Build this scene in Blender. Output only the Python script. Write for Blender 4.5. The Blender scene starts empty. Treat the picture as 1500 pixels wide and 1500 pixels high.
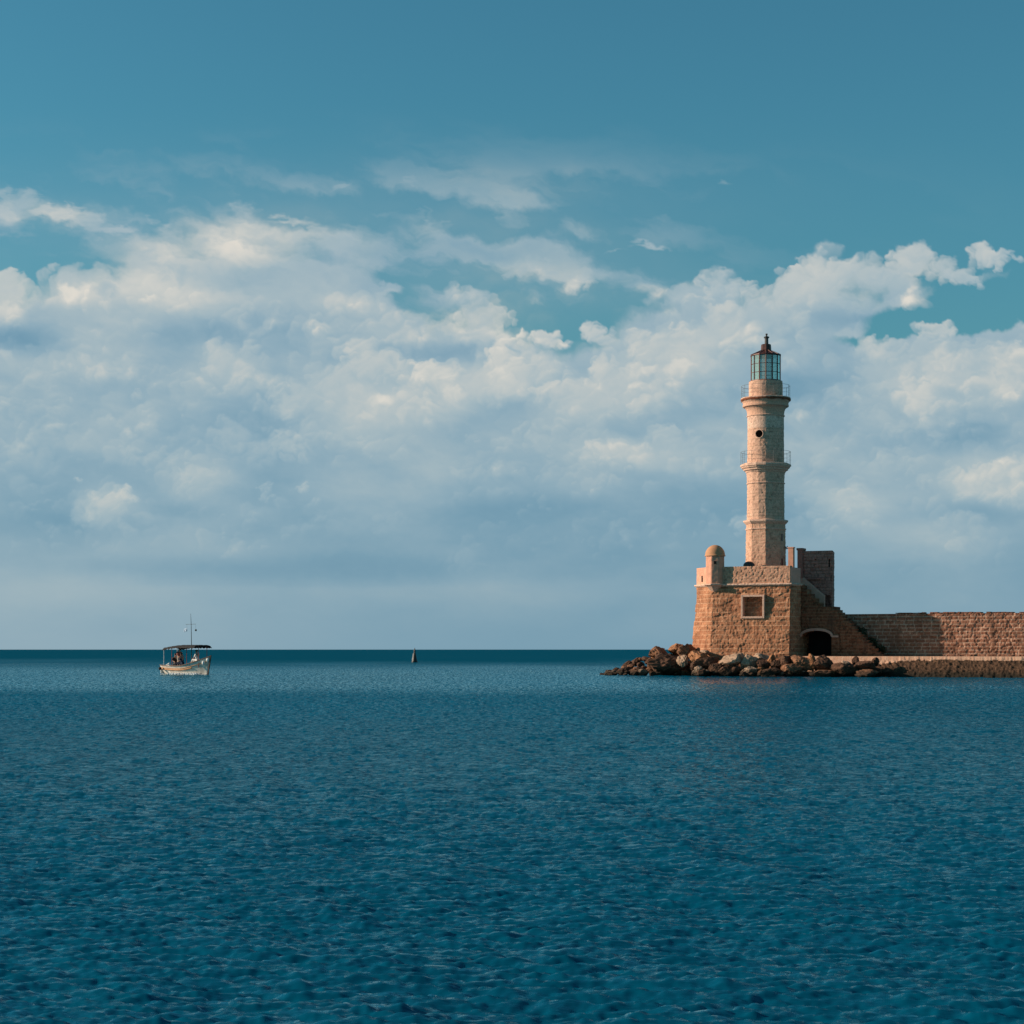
import bpy, bmesh, math, random
import numpy as np
from mathutils import Vector, Matrix

# ------------------------------------------------------------------ camera, light, world
S = bpy.context.scene
C = S.collection
FPX = 2727.0            # focal length in photo pixels (photo 1500 wide)
H = 2.08                # eye height over the water
cam_d = bpy.data.cameras.new('camera')
cam = bpy.data.objects.new('camera', cam_d); C.objects.link(cam)
cam.location = (0, 0, H); cam.rotation_euler = (math.radians(90), 0, 0)
cam_d.sensor_width = 36; cam_d.lens = 36 * FPX / 1500
cam_d.shift_y = (951.3 - 750) / 1500
cam_d.clip_start = 0.1; cam_d.clip_end = 80000
S.camera = cam

SUN_AZ, SUN_EL = math.radians(-95), math.radians(20)      # azimuth measured from the direction back to the camera
sdir = Vector((math.sin(SUN_AZ) * math.cos(SUN_EL), -math.cos(SUN_AZ) * math.cos(SUN_EL), math.sin(SUN_EL)))
sl = bpy.data.lights.new('sun', 'SUN'); sl.energy = 5.0; sl.angle = math.radians(0.5); sl.color = (1.0, 0.80, 0.62)
so = bpy.data.objects.new('sun', sl); C.objects.link(so)
so.rotation_euler = (-sdir).to_track_quat('-Z', 'Y').to_euler(); so.location = (-60, 20, 60)

S.view_settings.view_transform = 'Standard'; S.view_settings.look = 'None'
S.view_settings.exposure = 0.30; S.view_settings.gamma = 1
S.cycles.max_bounces = 8; S.cycles.diffuse_bounces = 3; S.cycles.glossy_bounces = 3
S.cycles.transparent_max_bounces = 16


class NT:
    def __init__(s, tree): s.t = tree; s.n = tree.nodes; s.l = tree.links; s.n.clear()
    def node(s, kind, **kw):
        n = s.n.new(kind)
        for k, v in kw.items(): setattr(n, k, v)
        return n
    def put(s, sock, v):
        if isinstance(v, bpy.types.NodeSocket): s.l.new(v, sock)
        elif v is not None:
            try: sock.default_value = v
            except Exception:
                sock.default_value = (*v, 1) if len(v) == 3 else v[:3]
    def math(s, op, a, b=None, c=None, clamp=False):
        n = s.node('ShaderNodeMath', operation=op, use_clamp=clamp)
        s.put(n.inputs[0], a)
        if b is not None: s.put(n.inputs[1], b)
        if c is not None: s.put(n.inputs[2], c)
        return n.outputs[0]
    def vmath(s, op, a, b=None, out=0):
        n = s.node('ShaderNodeVectorMath', operation=op)
        s.put(n.inputs[0], a)
        if b is not None:
            if op == 'SCALE': s.put(n.inputs['Scale'], b)
            else: s.put(n.inputs[1], b)
        return n.outputs[out]
    def smooth(s, v, a, b, c=0.0, d=1.0, kind='SMOOTHSTEP'):
        n = s.node('ShaderNodeMapRange', interpolation_type=kind)
        for i, x in enumerate((v, a, b, c, d)): s.put(n.inputs[i], x)
        return n.outputs[0]
    def mix(s, f, a, b, blend='MIX'):
        n = s.node('ShaderNodeMix', data_type='RGBA', blend_type=blend)
        s.put(n.inputs[0], f); s.put(n.inputs[6], a); s.put(n.inputs[7], b)
        return n.outputs[2]
    def noise(s, vec, scale, detail=4, rough=0.5, dist=0.0, col=False, lac=2.0):
        n = s.node('ShaderNodeTexNoise')
        s.put(n.inputs['Vector'], vec); n.inputs['Scale'].default_value = scale
        n.inputs['Detail'].default_value = detail; n.inputs['Roughness'].default_value = rough
        n.inputs['Distortion'].default_value = dist; n.inputs['Lacunarity'].default_value = lac
        return n.outputs['Color' if col else 'Fac']
    def voro(s, vec, scale, detail=0, rough=0.5, feature='SMOOTH_F1', smooth=0.4, rand=1.0):
        n = s.node('ShaderNodeTexVoronoi', feature=feature)
        s.put(n.inputs['Vector'], vec); n.inputs['Scale'].default_value = scale
        if 'Detail' in n.inputs: n.inputs['Detail'].default_value = detail; n.inputs['Roughness'].default_value = rough
        if 'Smoothness' in n.inputs: n.inputs['Smoothness'].default_value = smooth
        n.inputs['Randomness'].default_value = rand
        return n.outputs['Distance']
    def combine(s, x, y, z=0.0):
        n = s.node('ShaderNodeCombineXYZ')
        s.put(n.inputs[0], x); s.put(n.inputs[1], y); s.put(n.inputs[2], z)
        return n.outputs[0]


# ---- world: Nishita sky, graded towards teal
W = bpy.data.worlds.new('World'); S.world = W; W.use_nodes = True
WS = 0.073
SKY_TINT = (0.515, 1.13, 1.02, 1)
def build_world():
    t = NT(W.node_tree)
    sky = t.node('ShaderNodeTexSky', sky_type='NISHITA')
    sky.sun_disc = False; sky.sun_elevation = SUN_EL
    sky.sun_rotation = math.atan2(sdir.x, sdir.y)
    sky.air_density = 1.0; sky.dust_density = 0.35; sky.ozone_density = 3.0; sky.altitude = 0
    co = t.node('ShaderNodeTexCoord').outputs['Generated']
    sp = t.node('ShaderNodeSeparateXYZ'); t.l.new(co, sp.inputs[0])
    tint = t.mix(1.0, sky.outputs[0], SKY_TINT, 'MULTIPLY')
    low = t.smooth(sp.outputs[2], .30, 0.0)
    clear = t.mix(t.math('MULTIPLY', low, 0.45), tint, (1.1, 2.0, 2.5, 1))
    bg = t.node('ShaderNodeBackground'); t.put(bg.inputs[0], clear); bg.inputs[1].default_value = WS
    out = t.node('ShaderNodeOutputWorld'); t.l.new(bg.outputs[0], out.inputs[0])
build_world()

# ------------------------------------------------------------------ numpy noise
def _h(i, j, s):
    n = (i.astype(np.int64) * 374761393 + j.astype(np.int64) * 668265263 + s * 982451653) & 0x7fffffff
    n = ((n ^ (n >> 13)) * 1274126177) & 0x7fffffff
    n = (n ^ (n >> 16))
    return (n & 0xffffff) / float(0xffffff)
def vn(x, y, s=0):
    xi = np.floor(x); yi = np.floor(y); fx = x - xi; fy = y - yi
    fx = fx * fx * (3 - 2 * fx); fy = fy * fy * (3 - 2 * fy)
    a = _h(xi, yi, s); b = _h(xi + 1, yi, s); c = _h(xi, yi + 1, s); d = _h(xi + 1, yi + 1, s)
    return (a * (1 - fx) + b * fx) * (1 - fy) + (c * (1 - fx) + d * fx) * fy
def fbm(x, y, s=0, o=4):
    r = 0; a = .5; t = 0
    for k in range(o):
        r = r + a * vn(x * 2 ** k, y * 2 ** k, s + k * 17); t += a; a *= .5
    return r / t
def vor(x, y, s=0):
    xi = np.floor(x); yi = np.floor(y)
    f1 = np.full(x.shape, 9.); f2 = np.full(x.shape, 9.); cid = np.zeros(x.shape)
    for i in (-1, 0, 1):
        for j in (-1, 0, 1):
            cx = xi + i; cy = yi + j
            px = cx + .15 + .7 * _h(cx, cy, s); py = cy + .15 + .7 * _h(cx, cy, s + 5)
            d = np.hypot(px - x, py - y); idv = _h(cx, cy, s + 9)
            m = d < f1
            f2 = np.where(m, f1, np.minimum(f2, d)); cid = np.where(m, idv, cid); f1 = np.where(m, d, f1)
    return f1, f2, cid
def sstep(v, a, b):
    t = np.clip((v - a) / (b - a), 0, 1); return t * t * (3 - 2 * t)

def masonry(u, z, hc=0.30, bl=0.62, joint=0.022, bump=0.02, rough=0.02, erode=0.0, seed=0, rubble=0.0):
    """height (m), tone 0-1, mortar 0-1 of a stone wall at metres (u, z)"""
    uw = u + 0.03 * (fbm(u * 2, z * 2, seed + 3) - .5); zw = z + 0.035 * (fbm(u * 1.3, z * 1.3, seed + 4) - .5)
    k = np.floor(zw / hc); fz = zw / hc - k
    off = _h(k, k * 0, seed + 11) * bl; b = bl * (0.75 + .5 * _h(k, k * 0 + 1, seed + 12))
    q = (uw + off) / b; i = np.floor(q); fu = q - i
    i = i + 0; jt = .12 * (_h(i, k, seed + 13) - .5)
    dz = np.minimum(fz, 1 - fz) * hc; du = np.minimum(fu, 1 - fu) * b
    d = np.minimum(dz, du)
    mort = 1 - sstep(d, joint * .4, joint)
    tone = _h(i, k, seed + 21)
    h = -bump * mort * 1.2 + bump * (_h(i, k, seed + 22) - .5) * 1.4
    if rubble > 0:
        f1, f2, cid = vor(u / .26, z / .19, seed + 31)
        rm = 1 - sstep(f2 - f1, .05, .2)
        rh = -bump * rm * 1.6 + bump * 1.6 * (cid - .5)
        w = sstep(fbm(u * .8, z * .8, seed + 32, 3), 1 - rubble - .12, 1 - rubble + .12) if rubble < 1 else 1.0
        h = h * (1 - w) + rh * w; mort = mort * (1 - w) + rm * w; tone = tone * (1 - w) + cid * w
    h = h + rough * (fbm(u * 8, z * 8, seed + 41, 4) - .5) * 2
    pits = sstep(fbm(u * 7, z * 7, seed + 42, 3), .58, .70)
    h = h - rough * 1.5 * pits
    if erode > 0:
        e = sstep(fbm(u * 1.1, z * 2.2, seed + 51, 5), .48, .60)
        h = h - erode * e * (.5 + fbm(u * 6, z * 6, seed + 52, 3)); pits = np.maximum(pits, e * .6)
    tone = np.clip(tone * .75 + .35 * (fbm(u * .6, z * .6, seed + 61, 3) - .25), 0, 1)
    return h, tone, mort, pits

# ------------------------------------------------------------------ object helpers
ORG = {}
def props(o, label=None, cat=None, group=None, kind=None):
    if label: o['label'] = label
    if cat: o['category'] = cat
    if group: o['group'] = group
    if kind: o['kind'] = kind
    return o
def thing(name, loc, label, cat, group=None, rz=0):
    o = bpy.data.objects.new(name, None); C.objects.link(o)
    o.location = loc; o.rotation_euler = (0, 0, rz); o.empty_display_size = .5
    ORG[o.name] = Vector(loc)
    return props(o, label, cat, group)
def link(name, me, mat, parent=None, world=True, smooth=False):
    if mat and not me.materials: me.materials.append(mat)
    o = bpy.data.objects.new(name, me); C.objects.link(o)
    if smooth: me.polygons.foreach_set('use_smooth', [True] * len(me.polygons))
    if parent is not None:
        o.parent = parent
        if world:
            g = ORG.get(parent.name, Vector((0, 0, 0)))
            me.transform(Matrix.Translation(-g)); ORG[o.name] = g
    else: ORG[o.name] = Vector((0, 0, 0))
    return o
def mesh_np(name, V, F, attr=None):
    me = bpy.data.meshes.new(name)
    V = np.asarray(V, dtype=np.float32); F = np.asarray(F, dtype=np.int32)
    k = F.shape[1]
    me.vertices.add(len(V)); me.vertices.foreach_set('co', V.ravel())
    me.loops.add(F.size); me.loops.foreach_set('vertex_index', F.ravel())
    me.polygons.add(len(F)); me.polygons.foreach_set('loop_start', np.arange(0, F.size, k, dtype=np.int32))
    try: me.polygons.foreach_set('loop_total', np.full(len(F), k, dtype=np.int32))
    except Exception: pass
    me.update(calc_edges=True)
    if attr is not None:
        a = me.color_attributes.new('stone', 'FLOAT_COLOR', 'POINT')
        a.data.foreach_set('color', np.asarray(attr, dtype=np.float32).ravel())
    return me
class MB:
    """collects simple solids into one mesh"""
    def __init__(s): s.v = []; s.f = []
    def add(s, v, f):
        n = len(s.v); s.v += [tuple(p) for p in v]; s.f += [tuple(i + n for i in q) for q in f]
    def box(s, c, size, rz=0.0, R=None, taper=1.0):
        x, y, z = [q / 2 for q in size]; c = Vector(c)
        M = R if R is not None else Matrix.Rotation(rz, 3, 'Z')
        P = []
        for dz in (-1, 1):
            k = taper if dz > 0 else 1
            for dx, dy in ((-1, -1), (1, -1), (1, 1), (-1, 1)):
                P.append(c + M @ Vector((dx * x * k, dy * y * k, dz * z)))
        s.add(P, [(3, 2, 1, 0), (4, 5, 6, 7), (0, 1, 5, 4), (1, 2, 6, 5), (2, 3, 7, 6), (3, 0, 4, 7)])
    def tube(s, pts, r, n=8, cap=True):
        pts = [Vector(p) for p in pts]; rs = r if isinstance(r, (list, tuple)) else [r] * len(pts)
        rings = []
        for i, p in enumerate(pts):
            d = (pts[min(i + 1, len(pts) - 1)] - pts[max(i - 1, 0)]).normalized()
            a = Vector((0, 0, 1)) if abs(d.z) < .9 else Vector((1, 0, 0))
            e1 = d.cross(a).normalized(); e2 = d.cross(e1)
            rings.append([p + (e1 * math.cos(2 * math.pi * k / n) + e2 * math.sin(2 * math.pi * k / n)) * rs[i] for k in range(n)])
        V = [q for R_ in rings for q in R_]; F = []
        for i in range(len(pts) - 1):
            for k in range(n):
                F.append((i * n + k, i * n + (k + 1) % n, (i + 1) * n + (k + 1) % n, (i + 1) * n + k))
        if cap: F += [tuple(range(n))[::-1], tuple(range((len(pts) - 1) * n, len(pts) * n))]
        s.add(V, F)
    def lathe(s, c, prof, n=32, a0=0.0, cap=True):
        V = []; F = []
        for (r, z) in prof:
            for k in range(n):
                a = a0 + 2 * math.pi * k / n; V.append((c[0] + r * math.cos(a), c[1] + r * math.sin(a), c[2] + z))
        for i in range(len(prof) - 1):
            for k in range(n): F.append((i * n + k, i * n + (k + 1) % n, (i + 1) * n + (k + 1) % n, (i + 1) * n + k))
        if cap: F += [tuple(range(n))[::-1], tuple(range((len(prof) - 1) * n, len(prof) * n))]
        s.add(V, F)
    def prism(s, poly, a, b):
        """poly: list of points as Vector; extruded from offset a to offset b (Vectors)"""
        n = len(poly); V = [Vector(p) + a for p in poly] + [Vector(p) + b for p in poly]
        F = [tuple(range(n))[::-1], tuple(range(n, 2 * n))] + [(i, (i + 1) % n, n + (i + 1) % n, n + i) for i in range(n)]
        s.add(V, F)
    def build(s, name, mat, parent=None, world=True, smooth=False, bevel=0.0):
        me = bpy.data.meshes.new(name); me.from_pydata(s.v, [], s.f)
        bm = bmesh.new(); bm.from_mesh(me); bmesh.ops.recalc_face_normals(bm, faces=bm.faces)
        if bevel > 0:
            bmesh.ops.bevel(bm, geom=list(bm.edges), offset=bevel, segments=2, affect='EDGES', clamp_overlap=True)
        bm.to_mesh(me); bm.free(); me.update()
        return link(name, me, mat, parent, world, smooth)

# ------------------------------------------------------------------ materials
def mat_stone(name, a, b, mortar, fine=9.0, bump=.5, stain=None, tone_k=1.0, wet=False):
    m = bpy.data.materials.new(name); m.use_nodes = True; t = NT(m.node_tree)
    at = t.node('ShaderNodeAttribute', attribute_name='stone')
    sp = t.node('ShaderNodeSeparateColor'); t.l.new(at.outputs['Color'], sp.inputs[0])
    co = t.node('ShaderNodeTexCoord').outputs['Object']
    n1 = t.noise(co, 2.2, 6, .6); n2 = t.noise(co, fine * 2.2, 5, .65)
    tone = t.math('ADD', t.math('MULTIPLY', sp.outputs[0], .6 * tone_k), t.math('MULTIPLY', n1, .55), clamp=True)
    col = t.mix(tone, (*a, 1), (*b, 1))
    col = t.mix(t.math('MULTIPLY', sp.outputs[1], .8), col, (*mortar, 1))
    dk = t.smooth(n2, .3, .7, .62, 1.25)
    col = t.mix(1.0, col, t.combine(dk, dk, dk), 'MULTIPLY')
    pit = t.math('MULTIPLY', sp.outputs[2], .45)
    col = t.mix(pit, col, tuple(c * .35 for c in a) + (1,))
    if stain:
        s3 = t.noise(t.vmath('MULTIPLY', co, (1, 1, .35)), .9, 5, .6)
        col = t.mix(t.smooth(s3, .5, .68, 0, .65), col, (*stain, 1))
    if wet:      # stone below the splash line is dark with algae
        ge = t.node('ShaderNodeNewGeometry'); sz = t.node('ShaderNodeSeparateXYZ'); t.l.new(ge.outputs['Position'], sz.inputs[0])
        zz = t.math('ADD', sz.outputs[2], t.math('MULTIPLY', t.math('SUBTRACT', n1, .5), .7))
        col = t.mix(t.smooth(zz, .68, .18, 0, .88), col, (.018, .015, .010, 1))
    bs = t.node('ShaderNodeBsdfPrincipled'); t.put(bs.inputs['Base Color'], col)
    bs.inputs['Roughness'].default_value = .92; bs.inputs['Specular IOR Level'].default_value = .2
    bp = t.node('ShaderNodeBump'); bp.inputs['Strength'].default_value = bump; bp.inputs['Distance'].default_value = .03
    hgt = t.math('ADD', t.noise(co, fine, 8, .7), t.math('MULTIPLY', n2, .4)); t.put(bp.inputs['Height'], hgt)
    t.l.new(bp.outputs[0], bs.inputs['Normal'])
    o = t.node('ShaderNodeOutputMaterial'); t.l.new(bs.outputs[0], o.inputs[0])
    return m
def mat_plain(name, col, rough=.6, metal=0.0, var=.25, scale=6.0, bump=.15, dark=None):
    m = bpy.data.materials.new(name); m.use_nodes = True; t = NT(m.node_tree)
    co = t.node('ShaderNodeTexCoord').outputs['Object']
    n = t.noise(co, scale, 6, .6)
    d = dark if dark else tuple(c * (1 - var * 1.6) for c in col)
    c = t.mix(t.smooth(n, .3, .7), (*d, 1), (*col, 1))
    bs = t.node('ShaderNodeBsdfPrincipled'); t.put(bs.inputs['Base Color'], c)
    bs.inputs['Roughness'].default_value = rough; bs.inputs['Metallic'].default_value = metal
    bp = t.node('ShaderNodeBump'); bp.inputs['Strength'].default_value = bump; bp.inputs['Distance'].default_value = .02
    t.put(bp.inputs['Height'], t.noise(co, scale * 3, 5, .6)); t.l.new(bp.outputs[0], bs.inputs['Normal'])
    o = t.node('ShaderNodeOutputMaterial'); t.l.new(bs.outputs[0], o.inputs[0])
    return m
def mat_glass(name, tint=(.84, .95, .97), alpha=.30, rough=.05):
    m = bpy.data.materials.new(name); m.use_nodes = True; t = NT(m.node_tree)
    tr = t.node('ShaderNodeBsdfTransparent'); tr.inputs[0].default_value = (*tint, 1)
    gl = t.node('ShaderNodeBsdfGlossy'); gl.inputs[0].default_value = (.9, .95, .92, 1); gl.inputs['Roughness'].default_value = rough
    df = t.node('ShaderNodeBsdfDiffuse'); df.inputs[0].default_value = (.55, .56, .46, 1)
    lw = t.node('ShaderNodeLayerWeight'); lw.inputs[0].default_value = .45
    mx = t.node('ShaderNodeMixShader'); t.put(mx.inputs[0], alpha); t.l.new(tr.outputs[0], mx.inputs[1]); t.l.new(df.outputs[0], mx.inputs[2])
    m2 = t.node('ShaderNodeMixShader'); t.put(m2.inputs[0], t.smooth(lw.outputs['Facing'], 0, 1, .08, .8)); t.l.new(mx.outputs[0], m2.inputs[1]); t.l.new(gl.outputs[0], m2.inputs[2])
    o = t.node('ShaderNodeOutputMaterial'); t.l.new(m2.outputs[0], o.inputs[0])
    return m
M = {}
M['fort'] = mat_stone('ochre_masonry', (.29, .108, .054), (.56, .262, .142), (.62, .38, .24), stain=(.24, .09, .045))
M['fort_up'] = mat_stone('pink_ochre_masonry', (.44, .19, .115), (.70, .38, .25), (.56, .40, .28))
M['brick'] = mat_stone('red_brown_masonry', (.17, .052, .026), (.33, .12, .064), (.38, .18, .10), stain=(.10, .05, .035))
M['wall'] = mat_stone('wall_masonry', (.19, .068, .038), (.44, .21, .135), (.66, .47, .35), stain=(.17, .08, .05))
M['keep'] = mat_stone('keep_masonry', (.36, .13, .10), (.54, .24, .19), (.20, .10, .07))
M['tower'] = mat_stone('pale_tower_stone', (.55, .31, .215), (.76, .48, .355), (.44, .29, .2), bump=.35, tone_k=.6)
M['tower_low'] = mat_stone('coarse_tower_stone', (.48, .25, .165), (.73, .43, .305), (.50, .34, .23))
M['trim'] = mat_stone('dressed_stone', (.62, .38, .28), (.78, .54, .42), (.5, .38, .29), bump=.3, fine=6)
M['plaster'] = mat_plain('pink_plaster', (.70, .325, .21), .85, var=.15, scale=3, bump=.3)
M['dome'] = mat_plain('terracotta_plaster', (.54, .26, .13), .85, var=.12, scale=3, bump=.3)
M['smooth'] = mat_plain('smooth_render', (.66, .34, .25), .85, var=.12, scale=2.5, bump=.2)
M['quay'] = mat_stone('quay_concrete', (.42, .22, .14), (.58, .345, .235), (.5, .35, .25), bump=.3)
M['rub'] = mat_stone('dark_rubble', (.038, .022, .015), (.15, .08, .046), (.02, .014, .01), bump=1.0, wet=True)
M['iron'] = mat_plain('dark_iron', (.05, .045, .042), .5, .3)
M['red'] = mat_plain('oxide_red_iron', (.17, .04, .028), .5, .2, dark=(.07, .018, .014))
M['bar'] = mat_plain('faded_red_bar', (.20, .10, .085), .5, .1)
M['glass'] = mat_glass('lantern_glass')
M['rail'] = mat_plain('grey_rail', (.20, .19, .18), .5, .4)
M['black'] = mat_plain('dark_timber', (.012, .007, .005), .85)
M['void'] = mat_plain('black_glass', (.004, .003, .003), .5, bump=0)

# ------------------------------------------------------------------ local frame of the mole: t runs right, m towards the viewer
RX, RY = 22.87, 147.4
ANG = math.radians(-24)
TX, TY = math.cos(ANG), math.sin(ANG); MX, MY = math.sin(ANG), -math.cos(ANG)
def Wp(t, m, z=0.0): return Vector((RX + t * TX + m * MX, RY + t * TY + m * MY, z))
def T_of(px, m):
    bx, by = RX + m * MX, RY + m * MY; k = (px - 750) / FPX
    return (k * by - bx) / (TX - k * TY)
def Z_of(py, t, m): return H + (951.3 - py) * Wp(t, m).y / FPX
RZ = ANG

def loft(name, polyb, polyt, z0, z1, mat, parent, ds=.06, holes=(), cap=True, conc=1.0, **mk):
    """closed masonry body: perimeter polygon (world xy, counter-clockwise) lofted upwards with displaced stonework"""
    pb = [Vector((p[0], p[1])) for p in polyb]; pt = [Vector((p[0], p[1])) for p in polyt]
    area = sum(pb[i].x * pb[(i + 1) % len(pb)].y - pb[(i + 1) % len(pb)].x * pb[i].y for i in range(len(pb)))
    if area < 0: pb.reverse(); pt.reverse()
    n = len(pb)
    nrm = []
    for i in range(n):
        e = (pb[(i + 1) % n] - pb[i]).normalized(); nrm.append(Vector((e.y, -e.x)))
    zs = list(np.linspace(z0, z1, max(2, int((z1 - z0) / ds) + 1)))
    for hh in holes: zs += [hh[2] - .004, hh[2] + .004, hh[3] - .004, hh[3] + .004]
    zs = np.array(sorted(set(z for z in zs if z0 <= z <= z1)))
    B = []; Tt = []; NN = []; U = []; EI = []; us = 0
    for i in range(n):
        L = (pb[(i + 1) % n] - pb[i]).length
        back = nrm[i].y > .35
        d = ds * (6 if back else 1)
        ul = list(np.linspace(0, 1, max(1, int(L / d)) + 1)[:-1])
        for hh in holes:
            # holes given by world-space centre direction: (edge normal azimuth match done by u from point)
            a, b_ = hh[0], hh[1]
            for q in (a, b_):
                q2 = Vector(q[:2]); s_ = (q2 - pb[i]).dot((pb[(i + 1) % n] - pb[i]).normalized()) / L
                if 0 < s_ < 1 and abs((q2 - pb[i]).dot(nrm[i])) < .5: ul += [s_ - .004 / L, s_ + .004 / L]
        for s_ in sorted(ul):
            B.append(pb[i].lerp(pb[(i + 1) % n], s_)); Tt.append(pt[i].lerp(pt[(i + 1) % n], s_))
            nn = nrm[i] if s_ > 1e-6 else (nrm[i] + nrm[i - 1]).normalized()
            NN.append(nn); U.append(us + s_ * L); EI.append(i)
        us += L
    B = np.array(B); Tt = np.array(Tt); NN = np.array(NN); U = np.array(U)
    nu, nz = len(B), len(zs)
    f = ((zs - z0) / (z1 - z0))[:, None]
    f = 1 - (1 - f) ** conc
    X = B[None, :, 0] * (1 - f) + Tt[None, :, 0] * f; Y = B[None, :, 1] * (1 - f) + Tt[None, :, 1] * f
    UU = np.broadcast_to(U[None, :], X.shape); ZZ = np.broadcast_to(zs[:, None], X.shape).copy()
    h, tone, mort, pit = masonry(UU, ZZ, **mk)
    for hh in holes:
        a, b_ = Vector(hh[0][:2]), Vector(hh[1][:2]); ax = (b_ - a); L = ax.length; ax.normalize()
        nm = Vector((ax.y, -ax.x))
        sa = (X - a.x) * ax.x + (Y - a.y) * ax.y; sn = abs((X - a.x) * nm.x + (Y - a.y) * nm.y)
        if len(hh) > 5 and hh[5] == 'round':
            cz = (hh[2] + hh[3]) / 2; R_ = L / 2
            ins = (((sa - R_) ** 2 + (ZZ - cz) ** 2) < R_ ** 2) & (sn < .7)
        else: ins = (sa > 0) & (sa < L) & (ZZ > hh[2]) & (ZZ < hh[3]) & (sn < .7)
        h = np.where(ins, h - hh[4], h)
        if hh[4] > .3 and len(hh) < 6: pass
    X = X + NN[None, :, 0] * h; Y = Y + NN[None, :, 1] * h
    V = np.stack([X, Y, ZZ], -1).reshape(-1, 3)
    A = np.stack([tone, mort, pit, np.ones_like(tone)], -1).reshape(-1, 4)
    idx = np.arange(nu * nz).reshape(nz, nu); r = np.roll(idx, -1, axis=1)
    F = np.stack([idx[:-1], r[:-1], r[1:], idx[1:]], -1).reshape(-1, 4)
    extra = []
    if cap:
        c0 = len(V); cx, cy = V[idx[-1], 0].mean(), V[idx[-1], 1].mean()
        V = np.vstack([V, [[cx, cy, z1]]]); A = np.vstack([A, [[.6, .2, 0, 1]]])
        top = idx[-1]
        extra.append(np.stack([top, np.roll(top, -1), np.full(nu, c0), np.full(nu, c0)], -1))
    tri = []
    me = mesh_np(name, V, F, A) if not extra else None
    if extra:
        # cap as triangles through bmesh-free path: use from_pydata on the small part
        me = bpy.data.meshes.new(name)
        tr = [tuple(int(k) for k in q[:3]) for q in extra[0]]
        nq = len(F); tot = F.size + 3 * len(tr)
        li = np.concatenate([F.ravel(), np.array(tr, dtype=np.int64).ravel()]).astype(np.int32)
        ls = np.concatenate([np.arange(0, F.size, 4), F.size + np.arange(0, 3 * len(tr), 3)]).astype(np.int32)
        me.vertices.add(len(V)); me.vertices.foreach_set('co', V.astype(np.float32).ravel())
        me.loops.add(tot); me.loops.foreach_set('vertex_index', li)
        me.polygons.add(nq + len(tr)); me.polygons.foreach_set('loop_start', ls)
        me.update(calc_edges=True)
        a = me.color_attributes.new('stone', 'FLOAT_COLOR', 'POINT'); a.data.foreach_set('color', A.astype(np.float32).ravel())
    o = link(name, me, mat, parent, True, False)
    return o

def relief(name, t0, t1, z0, z1, m0, depth, keep, mat, parent, ds=.05, batter=0.0, **mk):
    """masonry front seen in elevation (t,z) with a free outline; thickness runs back by depth"""
    ts = np.arange(t0, t1 + ds / 2, ds); zs = np.arange(z0, z1 + ds / 2, ds)
    TT, ZZ = np.meshgrid(ts, zs)
    h, tone, mort, pit = masonry(TT, ZZ, **mk)
    mm = m0 + h + batter * (z1 - ZZ)
    nt, nz = len(ts), len(zs)
    tc = (TT[:-1, :-1] + ds / 2); zc = (ZZ[:-1, :-1] + ds / 2)
    K = keep(tc, zc)
    idx = np.arange(nt * nz).reshape(nz, nt)
    Vf = np.stack([RX + TT * TX + mm * MX, RY + TT * TY + mm * MY, ZZ], -1).reshape(-1, 3)
    mb = np.full_like(TT, m0 - depth)
    Vb = np.stack([RX + TT * TX + mb * MX, RY + TT * TY + mb * MY, ZZ], -1).reshape(-1, 3)
    q = np.stack([idx[:-1, :-1], idx[:-1, 1:], idx[1:, 1:], idx[1:, :-1]], -1)
    front = q[K]; N0 = len(Vf)
    back = front[:, ::-1] + N0
    sides = []
    Kp = np.pad(K, 1)
    for (dz, dt, a, b) in ((0, -1, 3, 0), (0, 1, 1, 2), (-1, 0, 0, 1), (1, 0, 2, 3)):
        nb = Kp[1 + dz:Kp.shape[0] - 1 + dz, 1 + dt:Kp.shape[1] - 1 + dt]
        e = K & ~nb; qq = q[e]
        if len(qq): sides.append(np.stack([qq[:, b], qq[:, a], qq[:, a] + N0, qq[:, b] + N0], -1))
    F = np.vstack([front, back] + sides)
    V = np.vstack([Vf, Vb]); A = np.stack([tone, mort, pit, np.ones_like(tone)], -1).reshape(-1, 4); A = np.vstack([A, A])
    used = np.unique(F); remap = np.full(len(V), -1); remap[used] = np.arange(len(used))
    me = mesh_np(name, V[used], remap[F], A[used])
    return link(name, me, mat, parent)

def ngon(c, r, n, a0): return [(c[0] + r * math.cos(a0 + 2 * math.pi * k / n), c[1] + r * math.sin(a0 + 2 * math.pi * k / n)) for k in range(n)]
def offs(poly, ds_):
    """offset each edge i outwards by ds_[i] (poly CCW list of (x,y))"""
    n = len(poly); P = [Vector(p) for p in poly]; L = []
    for i in range(n):
        e = (P[(i + 1) % n] - P[i]).normalized(); nn = Vector((e.y, -e.x)); L.append((P[i] + nn * ds_[i], e))
    out = []
    for i in range(n):
        p, e = L[i - 1]; q, g = L[i]
        den = e.x * g.y - e.y * g.x
        s = ((q - p).x * g.y - (q - p).y * g.x) / den
        out.append(p + e * s)
    return [(v.x, v.y) for v in out]
def w2(t, m): v = Wp(t, m); return (v.x, v.y)

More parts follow.
